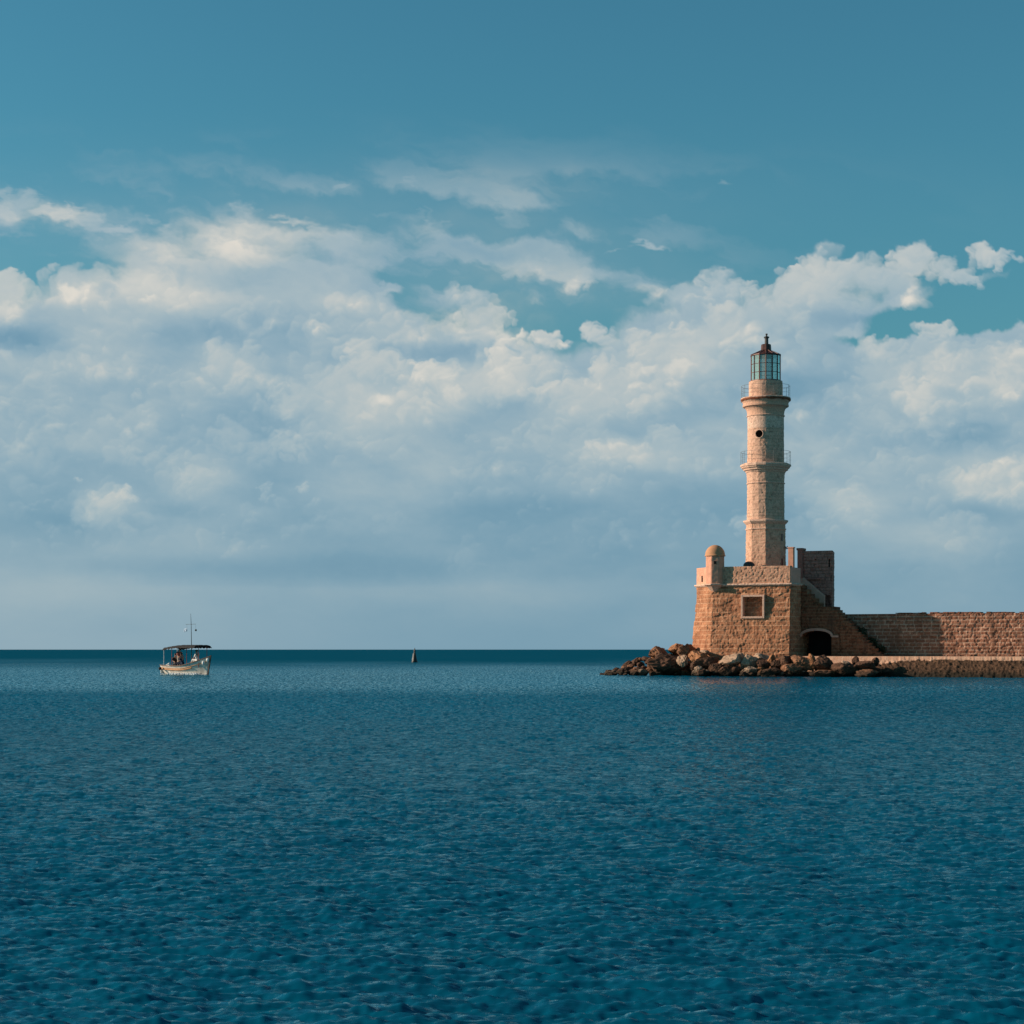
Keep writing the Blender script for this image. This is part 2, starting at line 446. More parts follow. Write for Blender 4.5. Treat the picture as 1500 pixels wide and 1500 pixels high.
# ------------------------------------------------------------------ sky: cloud bank on a far dome, thin over the clear world sky
def cloud_field(PX, PY):
    """brightness and cover of the cloud bank for bearings/heights given in hundredths (PX right, PY down, horizon 951)"""
    def blob(L, X, Y):
        r = np.zeros(X.shape)
        for (px, py, rx, ry, w, rot) in L:
            c, s = math.cos(math.radians(rot)), math.sin(math.radians(rot))
            dx = X - px; dy = -(Y - py)
            u = (dx * c + dy * s) / rx; v = (-dx * s + dy * c) / ry
            d = np.sqrt(u * u + v * v); t = np.clip(1 - d, 0, 1); r += w * t * t * (3 - 2 * t)
        return r
    def F(a, b, s, o): return fbm(PX / a, PY / b, s, o) - .5
    # domain warps, broad and fine
    X = PX + 50 * F(170, 120, 1, 3); Y = PY + 36 * (fbm(PX / 170 + 40, PY / 120, 3, 3) - .5)
    Xf = PX + 28 * F(46, 40, 2, 3) + 12 * F(13, 12, 5, 3) + 3 * F(5, 5, 7, 2)
    Yf = PY + 22 * (fbm(PX / 46 + 9, PY / 40, 4, 3) - .5) + 11 * (fbm(PX / 13 + 7, PY / 12, 6, 3) - .5) + 3 * (fbm(PX / 5 + 3, PY / 5, 8, 2) - .5)
    soft = fbm(Xf / 90, Yf / 50, 9, 6)
    wisp = fbm((Xf + Yf * .5) / 80, (Yf - Xf * .30) / 26, 10, 6)
    pts = [(-900, 440), (-200, 440), (0, 420), (60, 415), (130, 402), (180, 370), (230, 340), (300, 335), (350, 315), (420, 345), (500, 355), (545, 385), (580, 435), (640, 455), (700, 455), (760, 480),
           (830, 505), (880, 500), (930, 450), (1000, 428), (1060, 420), (1110, 440), (1150, 420), (1175, 395), (1205, 392), (1250, 408), (1290, 415), (1335, 395),
           (1375, 415), (1405, 425), (1440, 400), (1490, 420), (1520, 480), (1560, 490), (1640, 440), (1750, 420), (2600, 430)]
    Xe = PX + .5 * (Xf - PX); ed = np.interp(Xe, [p[0] for p in pts], [p[1] for p in pts])
    c0 = np.clip(((PY + 1.2 * (Yf - PY)) - ed) / 38, -1.6, 1.15)
    hi = sstep(PY, 430, 330) * (1 - .75 * sstep(PX, 980, 1120))
    fe = F(60, 14, 71, 5); fe2 = F(24, 7, 72, 5)
    W1 = Xf + hi * (46 * fe + 20 * fe2); W2 = Yf + hi * (26 * fe2 + 30 * F(90, 30, 73, 4))
    patches = [(5, 312, 80, 44, 2.6, 0), (88, 312, 60, 34, 2.6, -8), (155, 330, 75, 20, 2.5, 0), (225, 310, 22, 15, 1.5, 0), (15, 345, 90, 26, 1.3, 0),
        (495, 268, 60, 12, 1.8, 4), (600, 266, 60, 12, 1.8, 0), (630, 328, 75, 24, 2.2, 22), (585, 378, 50, 20, 2.0, 8), (430, 320, 60, 12, 1.2, -10),
        (745, 325, 60, 26, 2.1, 10), (810, 335, 40, 40, 1.4, -30), (765, 398, 100, 24, 2.3, 0), (850, 412, 50, 26, 2.5, 20), (700, 430, 40, 14, 1.5, 15),
        (1072, 274, 36, 17, 2.2, 20), (905, 368, 50, 9, 1.9, 12), (960, 357, 55, 12, 2.2, 0), (520, 412, 30, 14, 1.4, 0), (1030, 430, 90, 30, .8, 10), (575, 420, 40, 14, 1.3, 0)]
    holes = [(1405, 456, 165, 46, -5.5, 10), (1300, 492, 80, 20, -1.6, 12), (812, 455, 90, 30, -2.0, 6),
        (640, 410, 100, 24, -1.2, 0), (75, 366, 130, 22, -2.0, -6), (800, 235, 1200, 40, -.8, 0), (1240, 500, 60, 14, -.8, 0)]
    field = c0 + blob(patches, W1, W2) + blob(holes, W1, W2) + .9 * (soft - .5) + sstep(PY, 520, 340) * 1.5 * (wisp - .5)
    field = field + hi * (.9 * F(70, 22, 74, 6) + .5 * fe2)
    dens = sstep(field, -.10 - .25 * hi, .85 + .55 * hi)
    # broad modelling of the bank
    sh = .39 + .40 * (fbm(X / 190, Y / 62, 41, 6) - .5) + .26 * (wisp - .5) * sstep(PY, 860, 600) + .12 * (soft - .5)
    sh = sh + .12 * sstep(PY, 600, 400) - .04 * sstep(PY, 640, 820)
    glow = [(360, 350, 240, 66, .42, 8), (150, 410, 170, 44, .34, 5), (8, 430, 60, 66, .50, 0), (60, 310, 130, 40, .30, 0), (300, 430, 200, 40, .22, 0), (700, 470, 170, 40, .26, 8), (480, 445, 100, 30, .16, 0),
        (560, 590, 200, 80, .30, 10), (740, 560, 120, 50, .28, 20), (960, 540, 200, 60, .26, 25), (870, 600, 160, 44, .26, 10), (1200, 410, 150, 60, .24, 5), (1350, 400, 120, 40, .26, 0), (1060, 470, 110, 50, .2, 20),
        (1340, 560, 150, 70, .26, 10), (1470, 540, 90, 80, .26, 0), (930, 665, 150, 40, .24, 0), (1250, 735, 90, 36, .2, 0), (1460, 700, 120, 50, .24, 0), (1390, 790, 130, 50, .18, 0), (160, 740, 70, 50, .25, 0),
        (300, 700, 90, 60, .18, 0), (640, 325, 90, 30, .25, 10), (770, 398, 120, 26, .30, 0), (850, 412, 60, 24, .25, 0), (760, 325, 80, 30, .15, 0), (120, 540, 200, 30, .14, 0), (330, 540, 90, 50, .2, 0), (100, 870, 260, 60, .14, 0), (900, 870, 400, 30, .07, 0), (700, 830, 100, 40, .08, 0)]
    sh = sh + blob(glow, .5 * X + .5 * Xf, .5 * Y + .5 * Yf)
    darks = [(25, 498, 110, 32, .42, 0), (300, 485, 200, 24, .14, 0), (620, 515, 230, 24, .20, 0), (470, 480, 100, 16, .08, 0), (720, 800, 560, 80, .20, 0), (450, 835, 520, 34, .20, 0), (1050, 745, 230, 60, .18, 0), (110, 770, 150, 50, .14, 0),
        (1240, 470, 110, 24, .16, 5), (1180, 560, 130, 70, .12, 10), (1400, 640, 170, 34, .20, 0), (1420, 745, 220, 34, .12, 0), (1010, 600, 110, 30, .12, 0), (690, 740, 260, 40, .10, 0), (1180, 850, 300, 60, .12, 0), (890, 545, 60, 20, .08, 0)]
    sh = sh - blob(darks, .6 * X + .4 * Xf, .6 * Y + .4 * Yf)
    flat = sstep(PY + 6 * (fbm(PX / 90, PY * 0, 7, 3) - .5), 854, 862) * sstep(PX, 100, 300) * sstep(PX, 800, 560)
    sh = sh + .06 * flat
    # billows: crisp on the side turned to the sun (upper left), dissolving into the mass below
    # clusters: px, py, rx, ry, rot, n, rmin, rmax, brightness, opacity
    cl = [(1205, 400, 46, 30, 0, 34, 9, 30, .92, .60), (1250, 405, 50, 24, -15, 22, 8, 22, .80, .5), (1165, 425, 40, 26, 40, 26, 8, 22, .88, .55), (1140, 455, 60, 26, 25, 26, 8, 24, .82, .5),
        (1062, 418, 36, 20, 10, 26, 7, 22, .78, .5), (1010, 445, 60, 26, 10, 20, 9, 24, .62, .35), (1060, 462, 60, 16, 20, 26, 6, 20, .88, .55), (1003, 488, 24, 16, 30, 16, 6, 16, .92, .6), (960, 515, 50, 22, 35, 34, 7, 20, .86, .55),
        (905, 560, 50, 22, 30, 30, 7, 22, .86, .5), (850, 585, 70, 22, 10, 36, 8, 24, .84, .5), (868, 484, 20, 14, 10, 14, 6, 16, .92, .55), (900, 492, 30, 14, 0, 12, 7, 18, .66, .4), (1130, 480, 70, 30, 5, 20, 12, 32, .66, .35),
        (1335, 385, 32, 18, -10, 24, 7, 20, .86, .6), (1375, 395, 26, 16, 0, 14, 6, 16, .80, .5), (1305, 408, 34, 18, 10, 18, 7, 20, .78, .5), (1445, 380, 26, 18, 30, 22, 7, 18, .86, .65), (1478, 374, 20, 8, 15, 10, 5, 11, .80, .6), (1408, 405, 34, 14, 20, 16, 7, 16, .74, .5), (1310, 425, 50, 16, 10, 12, 10, 20, .60, .35),
        (545, 535, 50, 26, 20, 40, 7, 24, .88, .5), (500, 570, 50, 30, 30, 30, 8, 26, .80, .4), (450, 600, 50, 30, 40, 26, 9, 26, .70, .35), (640, 545, 44, 20, 5, 40, 6, 18, .98, .6), (660, 575, 30, 18, 0, 14, 6, 16, .84, .4), (740, 540, 40, 20, 45, 34, 7, 20, .98, .55), (795, 498, 46, 10, 5, 22, 6, 14, .92, .6), (720, 570, 34, 20, 30, 16, 8, 20, .84, .4), (550, 620, 80, 34, 10, 40, 9, 28, .72, .35), (425, 655, 30, 22, 0, 16, 7, 18, .70, .4),
        (335, 640, 30, 16, 0, 16, 8, 22, .56, .45), (370, 665, 60, 20, 10, 20, 8, 22, .58, .35), (290, 705, 26, 24, 0, 20, 6, 16, .74, .4), (160, 738, 28, 22, 10, 26, 6, 18, .86, .38), (186, 728, 12, 12, 0, 10, 5, 12, .92, .42), (150, 752, 40, 24, 10, 14, 9, 24, .66, .35), (445, 716, 9, 10, 0, 6, 4, 8, .74, .4), (112, 706, 8, 4, 0, 4, 3, 6, .74, .4), (50, 680, 60, 16, 0, 18, 9, 24, .52, .4), (390, 720, 20, 16, 30, 12, 5, 12, .66, .4),
        (330, 535, 46, 24, 35, 26, 8, 22, .80, .4), (375, 515, 20, 10, 40, 8, 6, 14, .76, .4), (120, 545, 60, 12, 0, 16, 7, 18, .66, .3), (200, 575, 12, 8, 0, 6, 4, 9, .7, .4),
        (350, 305, 26, 18, 30, 16, 6, 18, .66, .4), (290, 345, 60, 24, 10, 26, 9, 26, .72, .38), (400, 350, 70, 24, 10, 26, 9, 26, .74, .38), (490, 350, 40, 18, 20, 20, 7, 20, .72, .4), (230, 380, 60, 24, 30, 20, 9, 26, .72, .35), (120, 415, 70, 20, 10, 24, 9, 24, .74, .38), (10, 425, 26, 30, 0, 22, 8, 22, .88, .5), (300, 400, 90, 20, 5, 16, 12, 28, .68, .3), (450, 460, 50, 14, 10, 12, 8, 20, .58, .3),
        (20, 300, 36, 18, -20, 18, 7, 20, .74, .45), (85, 305, 28, 18, -15, 18, 7, 20, .80, .5), (155, 328, 44, 10, 0, 16, 6, 14, .72, .4), (700, 455, 60, 24, 25, 24, 8, 22, .68, .4), (640, 480, 60, 14, 5, 14, 8, 20, .6, .3), (780, 395, 50, 12, 0, 18, 6, 14, .68, .4), (852, 412, 28, 14, 25, 14, 6, 14, .70, .45), (635, 325, 40, 12, 25, 12, 6, 14, .6, .35), (750, 322, 30, 16, 20, 12, 6, 14, .56, .35),
        (1350, 585, 40, 24, 50, 34, 7, 20, .94, .6), (1335, 540, 40, 22, 20, 20, 7, 20, .72, .4), (1372, 490, 24, 20, 10, 20, 7, 18, .84, .6), (1300, 515, 44, 20, 20, 26, 7, 20, .78, .5), (1440, 510, 46, 12, 0, 18, 6, 14, .70, .45), (1485, 530, 34, 34, 0, 26, 7, 20, .84, .5), (1440, 540, 30, 20, 0, 12, 7, 18, .72, .4), (1280, 560, 40, 20, 20, 14, 8, 20, .64, .35),
        (905, 658, 50, 16, -5, 30, 6, 16, .88, .5), (985, 645, 44, 18, 0, 20, 8, 20, .72, .4), (870, 640, 24, 18, 0, 12, 7, 16, .64, .35), (1250, 732, 26, 14, 20, 18, 6, 14, .76, .45), (1475, 695, 44, 20, 0, 22, 7, 18, .80, .45), (1310, 680, 40, 16, 0, 14, 7, 18, .6, .35), (1420, 775, 60, 26, 20, 24, 8, 22, .60, .35), (1380, 820, 60, 24, 0, 14, 9, 24, .5, .3), (670, 690, 14, 10, 0, 8, 5, 10, .68, .4), (700, 690, 40, 20, 20, 16, 8, 18, .58, .3), (570, 770, 30, 14, 0, 10, 7, 16, .5, .3), (1095, 770, 24, 16, 0, 10, 6, 14, .66, .4), (820, 580, 30, 16, 0, 14, 6, 16, .84, .45), (1010, 570, 80, 22, 0, 20, 10, 24, .64, .3), (1120, 600, 50, 20, 0, 10, 10, 22, .6, .3), (680, 820, 30, 24, 0, 12, 8, 20, .46, .3)]
    r = np.random.default_rng(12); P = []
    for (px, py, rx, ry, rot, n, r0, r1, b, op) in cl:
        c, s = math.cos(math.radians(rot)), math.sin(math.radians(rot))
        n = int(n * 1.5)
        for _ in range(n):
            a = r.uniform(0, 2 * np.pi); q = r.uniform(0, 1) ** .6
            u, v = rx * q * math.cos(a), ry * q * math.sin(a)
            rad = (r0 + (r1 - r0) * r.uniform(0, 1) ** 1.8) * (1.15 - .5 * q)
            k = (-.55 * math.cos(a) + .7 * math.sin(a)) * q
            P.append((px + u * c + v * s, py - (-u * s + v * c) , rad, b * (.93 + .11 * k) + r.uniform(-.05, .04), op))
    for _ in range(210):        # lesser billows all through the bank
        cx = r.uniform(-200, 1700); cy = r.uniform(430, 800); q = (cy - 430) / 370; amp = r.uniform(.04, .14) * (1 - .55 * q) * (1.0 if cx > 350 else .75)
        for _k in range(int(r.uniform(5, 14))):
            rad = r.uniform(5, 24) * (1 - .3 * q); ax, ay = cx + r.normal() * 34, cy + r.normal() * 12
            P.append((ax, ay, rad, -amp, r.uniform(.25, .55)))
    P.sort(key=lambda p: p[1] + .35 * p[2])
    x0, dx = PX[0, 0], PX[0, 1] - PX[0, 0]; ys = PY[:, 0]
    xs = PX[0, :]
    for (px, py, rad, b, op) in P:
        i0, i1 = np.searchsorted(xs, (px - rad * 1.25 - 22, px + rad * 1.25 + 22)); ylo, yhi = py - rad * 1.1 - 20, py + rad * 1.1 + 20
        jj = np.where((ys > ylo) & (ys < yhi))[0]
        if i1 <= i0 or len(jj) == 0: continue
        sl = (slice(jj[0], jj[-1] + 1), slice(i0, i1))
        qx = (W1[sl] - px) / (rad * 1.18); qy = (W2[sl] - py) / rad
        d = np.sqrt(qx * qx + qy * qy); s = -.55 * qx - .80 * qy
        body = sstep(1 - d, 0, .32 + .5 * hi[sl])
        a = body * np.clip(.42 + .62 * s, 0, 1) * op * 1.25
        a = np.clip(a, 0, .92)
        tgt = (b * .82 if b > 0 else sh[sl] - b * 1.5) + .12 * np.clip(s, -1, 1)
        sh[sl] = sh[sl] * (1 - a) + tgt * a
        if b > 0: dens[sl] = 1 - (1 - dens[sl]) * (1 - np.clip(body * op * (1.1 - .40 * hi[sl]), 0, .95) * np.clip(.75 + .5 * s, 0, 1))
    # high clouds stay thin
    dens = dens * (1 - .45 * sstep(PY, 330, 240)) * (1 - .30 * sstep(PY, 440, 380) * sstep(PX, 960, 880) * sstep(PX, 500, 620))
    veil = sstep(fbm((Xf + PY * .6) / 150, (Yf - PX * .22) / 42, 81, 6), .42, .72)
    reg = np.exp(-((PX - 700) / 260) ** 2 - ((PY - 400) / 70) ** 2) * .85 + np.exp(-((PX - 200) / 330) ** 2 - ((PY - 330) / 60) ** 2) * .45 + np.exp(-((PX - 700) / 420) ** 2 - ((PY - 300) / 60) ** 2) * .35
    reg = reg + .35 * np.exp(-((PX - 1000) / 120) ** 2 - ((PY - 430) / 40) ** 2) + .10 * sstep(PY, 150, 260) * sstep(PX, 1100, 800)
    dens = 1 - (1 - dens) * (1 - np.clip(reg * (.25 + .95 * veil), 0, .8))
    sh = sh + .025 * F(9, 7, 61, 3)
    return np.clip(sh, 0, 1), np.clip(dens, 0, 1)
RAMP = ([0, .18, .38, .58, .78, 1.0], [(104, 145, 170), (122, 158, 179), (146, 173, 188), (170, 187, 194), (200, 203, 200), (228, 221, 210)])
def srgb2lin(c): c = np.asarray(c) / 255.0; return np.where(c <= .04045, c / 12.92, ((c + .055) / 1.055) ** 2.4)
def cloud_rgb(PX, PY):
    sh, de = cloud_field(PX, PY)
    col = np.stack([np.interp(sh, RAMP[0], srgb2lin([q[i] for q in RAMP[1]])) for i in range(3)], -1)
    return col, de
def sky_dome():
    xs = np.concatenate([np.arange(-1300, -60, 8.0), np.arange(-60, 1560, 1.45), np.arange(1560, 2800, 8.0)])
    ys = np.concatenate([np.arange(-900, -20, 8.0), np.arange(-20, 951, 1.45), [951, 955]])
    PX, PY = np.meshgrid(xs, ys)
    xc = np.clip(PX, -890, 2390)
    col, de = cloud_rgb(xc, PY)
    A = de * .93
    hz = np.clip((PY - 740) / 211, 0, 1) ** 1.3 * .88
    left = sstep(PX, 760, 0)[..., None]
    hc = srgb2lin([121, 157, 176]) * (1 - left) + srgb2lin([145, 171, 184]) * left
    col = (col * (A * (1 - hz))[..., None] + hc * hz[..., None]) / np.maximum(A * (1 - hz) + hz, 1e-4)[..., None]
    A = A * (1 - hz) + hz
    A = A * sstep(PX, -1290, -1000) * sstep(PX, 2790, 2500) * sstep(PY, -880, -500)
    u = (PX - 750) / FPX; v = (951.0 - PY) / FPX
    D = np.stack([u, np.ones_like(u), v], -1); D /= np.linalg.norm(D, axis=-1)[..., None]
    V = D * 26000.0; V[..., 2] += H
    idx = np.arange(PX.size).reshape(PX.shape)
    F = np.stack([idx[:-1, :-1], idx[1:, :-1], idx[1:, 1:], idx[:-1, 1:]], -1).reshape(-1, 4)
    me = mesh_np('sky', V.reshape(-1, 3), F, np.concatenate([col, A[..., None]], -1).reshape(-1, 4))
    m = bpy.data.materials.new('cloud_sky'); m.use_nodes = True; t = NT(m.node_tree)
    a_ = t.node('ShaderNodeAttribute', attribute_name='stone')
    em = t.node('ShaderNodeEmission'); em.inputs[1].default_value = .812; t.l.new(a_.outputs['Color'], em.inputs[0])
    tr = t.node('ShaderNodeBsdfTransparent'); mx = t.node('ShaderNodeMixShader')
    t.put(mx.inputs[0], a_.outputs['Alpha']); t.l.new(tr.outputs[0], mx.inputs[1]); t.l.new(em.outputs[0], mx.inputs[2])
    o_ = t.node('ShaderNodeOutputMaterial'); t.l.new(mx.outputs[0], o_.inputs[0])
    m.cycles.emission_sampling = 'NONE'
    props(link('sky', me, m, None), kind='structure')
sky_dome()

# ------------------------------------------------------------------ water
def sea():
    rng = np.random.default_rng(5)
    def tile(N, L, lp, lmin, lmax, ang, spread, rms, seed):
        r = np.random.default_rng(seed)
        kx = np.fft.fftfreq(N, L / N) * 2 * np.pi; KX, KY = np.meshgrid(kx, kx)
        K = np.hypot(KX, KY); K[0, 0] = 1
        kp = 2 * np.pi / lp
        Sp = np.exp(-1.25 * (kp / K) ** 2) / K ** 3.6
        Sp *= (K < 2 * np.pi / lmin) * (K > 2 * np.pi / lmax)
        th = np.arctan2(KY, KX) - ang
        Sp *= (.07 + np.abs(np.cos(th)) ** spread); Sp[0, 0] = 0
        ph = r.normal(size=(N, N)) + 1j * r.normal(size=(N, N))
        h = np.fft.ifft2(np.sqrt(Sp) * ph).real
        return (h / h.std() * rms).astype(np.float32)
    A = tile(1024, 19.0, .32, .05, 1.8, math.radians(84), 4.0, .0090, 1)
    Bt = tile(512, 83.0, 2.4, .8, 9, math.radians(60), 2.0, .013, 2)
    def samp(T, L, X, Y, rot=0.0):
        N = T.shape[0]; c, s = math.cos(rot), math.sin(rot)
        u = ((X * c - Y * s) / L * N) % N; v = ((X * s + Y * c) / L * N) % N
        i = np.floor(u).astype(int); j = np.floor(v).astype(int); fu = u - i; fv = v - j
        i %= N; j %= N; i2 = (i + 1) % N; j2 = (j + 1) % N
        return (T[j, i] * (1 - fu) + T[j, i2] * fu) * (1 - fv) + (T[j2, i] * (1 - fu) + T[j2, i2] * fu) * fv
    ys = [-6.0]; y = -6.0
    while y < 30000:
        if y < 7: d = .5
        else: d = min(max(.03, y * y / (H * 1862) * .55), .14 + max(0, y - 60) * .0022) if y < 260 else y * y / (H * 1862) * .35
        y += d; ys.append(y)
    ys = np.array(ys)
    dens = np.linspace(-1, 1, 1150); sx = dens * .31
    sx = np.concatenate([[-3, -2, -1.2, -.8, -.6, -.48, -.4, -.35], sx, [.35, .4, .48, .6, .8, 1.2, 2, 3]])
    Yg, Sg = np.meshgrid(ys, sx, indexing='ij')
    Xg = Sg * (np.maximum(Yg, 0) + 9 + np.where(Yg < 0, 6, 0))
    patch = .55 + .9 * fbm(Xg / 23 + 9, Yg / 31, 77, 3)
    z = samp(A, 19.0, Xg, Yg) * patch + samp(Bt, 83.0, Xg, Yg, .4)
    z *= 1 - sstep(Yg, 140, 420) * .97
    z *= 1 - .55 * sstep(Yg, 100, 128) * (1 - sstep(Yg, 142, 146)) * sstep(Xg, 9, 14) * (1 - sstep(Xg, 23, 28))
    z *= np.where(np.abs(Sg) > .32, .3, 1)
    # wind-ruffled belt: rougher water lying across the roads
    V = np.stack([Xg, Yg, z], -1).reshape(-1, 3)
    na = fbm(Xg / 30, Yg / 50, 5, 5) - .5; nb = fbm(Xg / 45 + 3, Yg / 90, 6, 5) - .5
    w1 = sstep(Yg * (1 + .35 * na), 84, 112) * (1 - sstep(Yg * (1 + .9 * nb), 130, 270)) * (1 - .45 * sstep(Xg, 5, 26))
    lee_refl = sstep(Yg + 30 * na, 98, 130) * (1 - sstep(Yg, 142, 146)) * sstep(Xg / Yg, .088, .108) * (1 - sstep(Xg / Yg, .145, .185))  # sheltered patch, reflection share raised to bring out the fort's warm reflection
    w1 = np.maximum(w1, lee_refl * 1.9)
    w2_ = sstep(Yg * (1 + .9 * nb), 150, 420)
    at = np.stack([w1, w2_, fbm(Xg / 14, Yg / 40, 8, 4), sstep(Yg, 22, 75)], -1).reshape(-1, 4)
    n0, n1 = Yg.shape; idx = np.arange(n0 * n1).reshape(n0, n1)
    F = np.stack([idx[:-1, :-1], idx[:-1, 1:], idx[1:, 1:], idx[1:, :-1]], -1).reshape(-1, 4)
    me = mesh_np('water', V, F, at)
    m = bpy.data.materials.new('sea_water'); m.use_nodes = True; t = NT(m.node_tree)
    a_ = t.node('ShaderNodeAttribute', attribute_name='stone')
    sp = t.node('ShaderNodeSeparateColor'); t.l.new(a_.outputs['Color'], sp.inputs[0])
    wind, far, pt_ = sp.outputs[0], sp.outputs[1], sp.outputs[2]
    pos = t.node('ShaderNodeNewGeometry').outputs['Position']
    b1 = t.noise(t.vmath('MULTIPLY', pos, (.7, 2.0, 1)), 6.5, 5, .65)
    b2 = t.noise(t.vmath('MULTIPLY', pos, (.55, .8, 1)), 1.1, 3, .55)
    bp = t.node('ShaderNodeBump'); t.put(bp.inputs['Strength'], t.smooth(wind, 1.0, 1.5, 1.0, .45))
    bp.inputs['Distance'].default_value = 1.0
    dist = a_.outputs['Alpha']
    hg = t.math('ADD', t.math('MULTIPLY', b1, .018), t.math('MULTIPLY', b2, .05)); t.put(bp.inputs['Height'], hg)
    df = t.node('ShaderNodeBsdfDiffuse')
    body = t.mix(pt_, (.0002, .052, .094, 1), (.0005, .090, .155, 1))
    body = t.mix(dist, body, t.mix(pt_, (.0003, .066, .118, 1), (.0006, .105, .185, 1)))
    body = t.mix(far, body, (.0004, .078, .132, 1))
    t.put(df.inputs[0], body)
    gl = t.node('ShaderNodeBsdfGlossy'); t.put(gl.inputs[0], t.mix(t.smooth(wind, 1.0, 1.4), (.62, .95, 1, 1), (1, .97, .95, 1)))  # gloss tint warmed in the patch under the fort for its reflection
    t.put(gl.inputs['Roughness'], t.math('ADD', .06, t.math('MULTIPLY', far, .16)))
    t.l.new(bp.outputs[0], gl.inputs['Normal'])
    fr = t.node('ShaderNodeFresnel'); fr.inputs[0].default_value = 1.33; t.l.new(bp.outputs[0], fr.inputs['Normal'])
    # steeper wavelets show the body of the water, flatter ones the sky: ripples of every size vary the share
    rp1 = t.noise(t.vmath('MULTIPLY', pos, (4.2, 1.3, 1)), 1.3, 6, .72)
    rp2 = t.noise(t.vmath('MULTIPLY', pos, (2.0, 7.5, 1)), 1.0, 6, .66)
    rv = t.math('ADD', t.math('MULTIPLY', t.smooth(rp1, .40, .64, .15, 2.3), dist), t.math('MULTIPLY', t.smooth(rp2, .40, .66, .35, 2.1), t.math('SUBTRACT', 1.0, dist)))
    k = t.math('ADD', t.math('MULTIPLY', wind, .36), t.math('SUBTRACT', .27, t.math('MULTIPLY', dist, .14)))
    k = t.math('MULTIPLY', k, t.math('SUBTRACT', 1.0, t.math('MULTIPLY', far, .86)))
    fac = t.math('MULTIPLY', k, t.math('SUBTRACT', 1.0, t.math('EXPONENT', t.math('DIVIDE', t.math('MULTIPLY', fr.outputs[0], -1.0), k))))
    fac = t.math('MULTIPLY', fac, rv, clamp=True)
    mx = t.node('ShaderNodeMixShader'); t.put(mx.inputs[0], fac); t.l.new(df.outputs[0], mx.inputs[1]); t.l.new(gl.outputs[0], mx.inputs[2])
    o_ = t.node('ShaderNodeOutputMaterial'); t.l.new(mx.outputs[0], o_.inputs[0])
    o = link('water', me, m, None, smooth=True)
    props(o, kind='structure')
sea()

# ------------------------------------------------------------------ quay and ground
LEDGE = 1.55
def quay():
    # top sheet and rough sloping face down into the water
    ds = .07
    ts = np.arange(-.3, 34, ds)
    def edge_m(t): return 2.75 + .085 * t
    rows = []; prof = []
    nm = 10
    V = []; A = []
    m_in = -1.3
    nface = 34
    cols = []
    for j in range(nm): cols.append(('top', j / nm))
    for j in range(nface + 1): cols.append(('face', j / nface))
    TT, JJ = np.meshgrid(ts, np.arange(len(cols)))
    fr = np.array([c[1] for c in cols])[:, None] + 0 * TT; isf = np.array([c[0] == 'face' for c in cols])[:, None] & np.ones_like(TT, bool)
    em = edge_m(TT)
    m = np.where(isf, em + fr * 1.15, m_in + (em - m_in) * fr)
    lip = .16
    z = np.where(isf, LEDGE - lip * (fr > 0) - fr * 2.1, LEDGE)
    z = z + np.where(isf & (fr > .02), 0, .015 * (fbm(TT * 1.3, m * 1.3, 3) - .5))
    f1, f2, cid = vor((TT + .3 * fbm(TT * 2, fr * 5, 2)) / .21 + 5, fr * 2.1 / .17, 12)
    rough = (-.04 * (1 - sstep(f2 - f1, .03, .3)) + .06 * (cid - .5) + .16 * (fbm(TT * 5, fr * 12, 22, 4) - .5))
    amp = sstep(TT + 2.5 * (fbm(TT * .3, fr, 9) - .5), 4.5, 8) * .75 + .25
    d = np.where(isf & (fr > .02), rough * amp * 1.1, 0)
    m = m + d * .85; z = z + d * .5
    X = RX + TT * TX + m * MX; Y = RY + TT * TY + m * MY
    idx = np.arange(X.size).reshape(X.shape)
    F = np.stack([idx[:-1, :-1], idx[1:, :-1], idx[1:, 1:], idx[:-1, 1:]], -1)
    Vv = np.stack([X, Y, z], -1).reshape(-1, 3)
    At = np.stack([cid, 1 - sstep(f2 - f1, .03, .2), 0 * cid, 1 + 0 * cid], -1)
    At[~isf] = (.5, .1, 0, 1); At = At.reshape(-1, 4)
    ntop = nm + 1
    Ft = F[:ntop - 1].reshape(-1, 4); Ff = F[ntop - 1:].reshape(-1, 4)
    o = link('quay_path', mesh_np('quay_path', Vv, np.vstack([Ft, Ff]), At), M['quay'])
    o.data.materials.append(M['rub'])
    mi = np.concatenate([np.zeros(len(Ft), int), np.ones(len(Ff), int)])
    # the upper left stretch of the face is smooth pale concrete
    fc = F[ntop - 1:]; tcen = TT[ntop - 1:-1, :-1]; fcen = fr[ntop - 1:-1, :-1]
    pale = (fcen < np.maximum(.38 - .050 * (tcen - 3), .035) + .26 * (fbm(tcen * 2.2, fcen * 8, 31, 5) - .5) * sstep(tcen, 1, 5) * np.clip((16 - tcen) / 8, .2, 1))
    mi[len(Ft):] = np.where(pale, 0, 1).reshape(-1)
    o.data.polygons.foreach_set('material_index', mi.astype(np.int32))
    props(o, kind='structure')
    # low mound of ground under the fort and the rocks
    b = [w2(-9.6, 3.2), w2(0, 3.4), w2(3.4, 2.8), w2(3.2, -12), w2(-9, -11), w2(-16.5, -6.2), w2(-17, -5.4)]
    tp = [w2(-8.5, 2.2), w2(0, 2.4), w2(3, 2.4), w2(3, -10), w2(-8, -9), w2(-9.8, -3.6), w2(-9.8, -.5)]
    g = loft('ground', b, tp, -1.0, 1.05, M['rub'], None, ds=.22, rough=.25, bump=.06, rubble=1.0, seed=70)
    props(g, kind='structure')
quay()

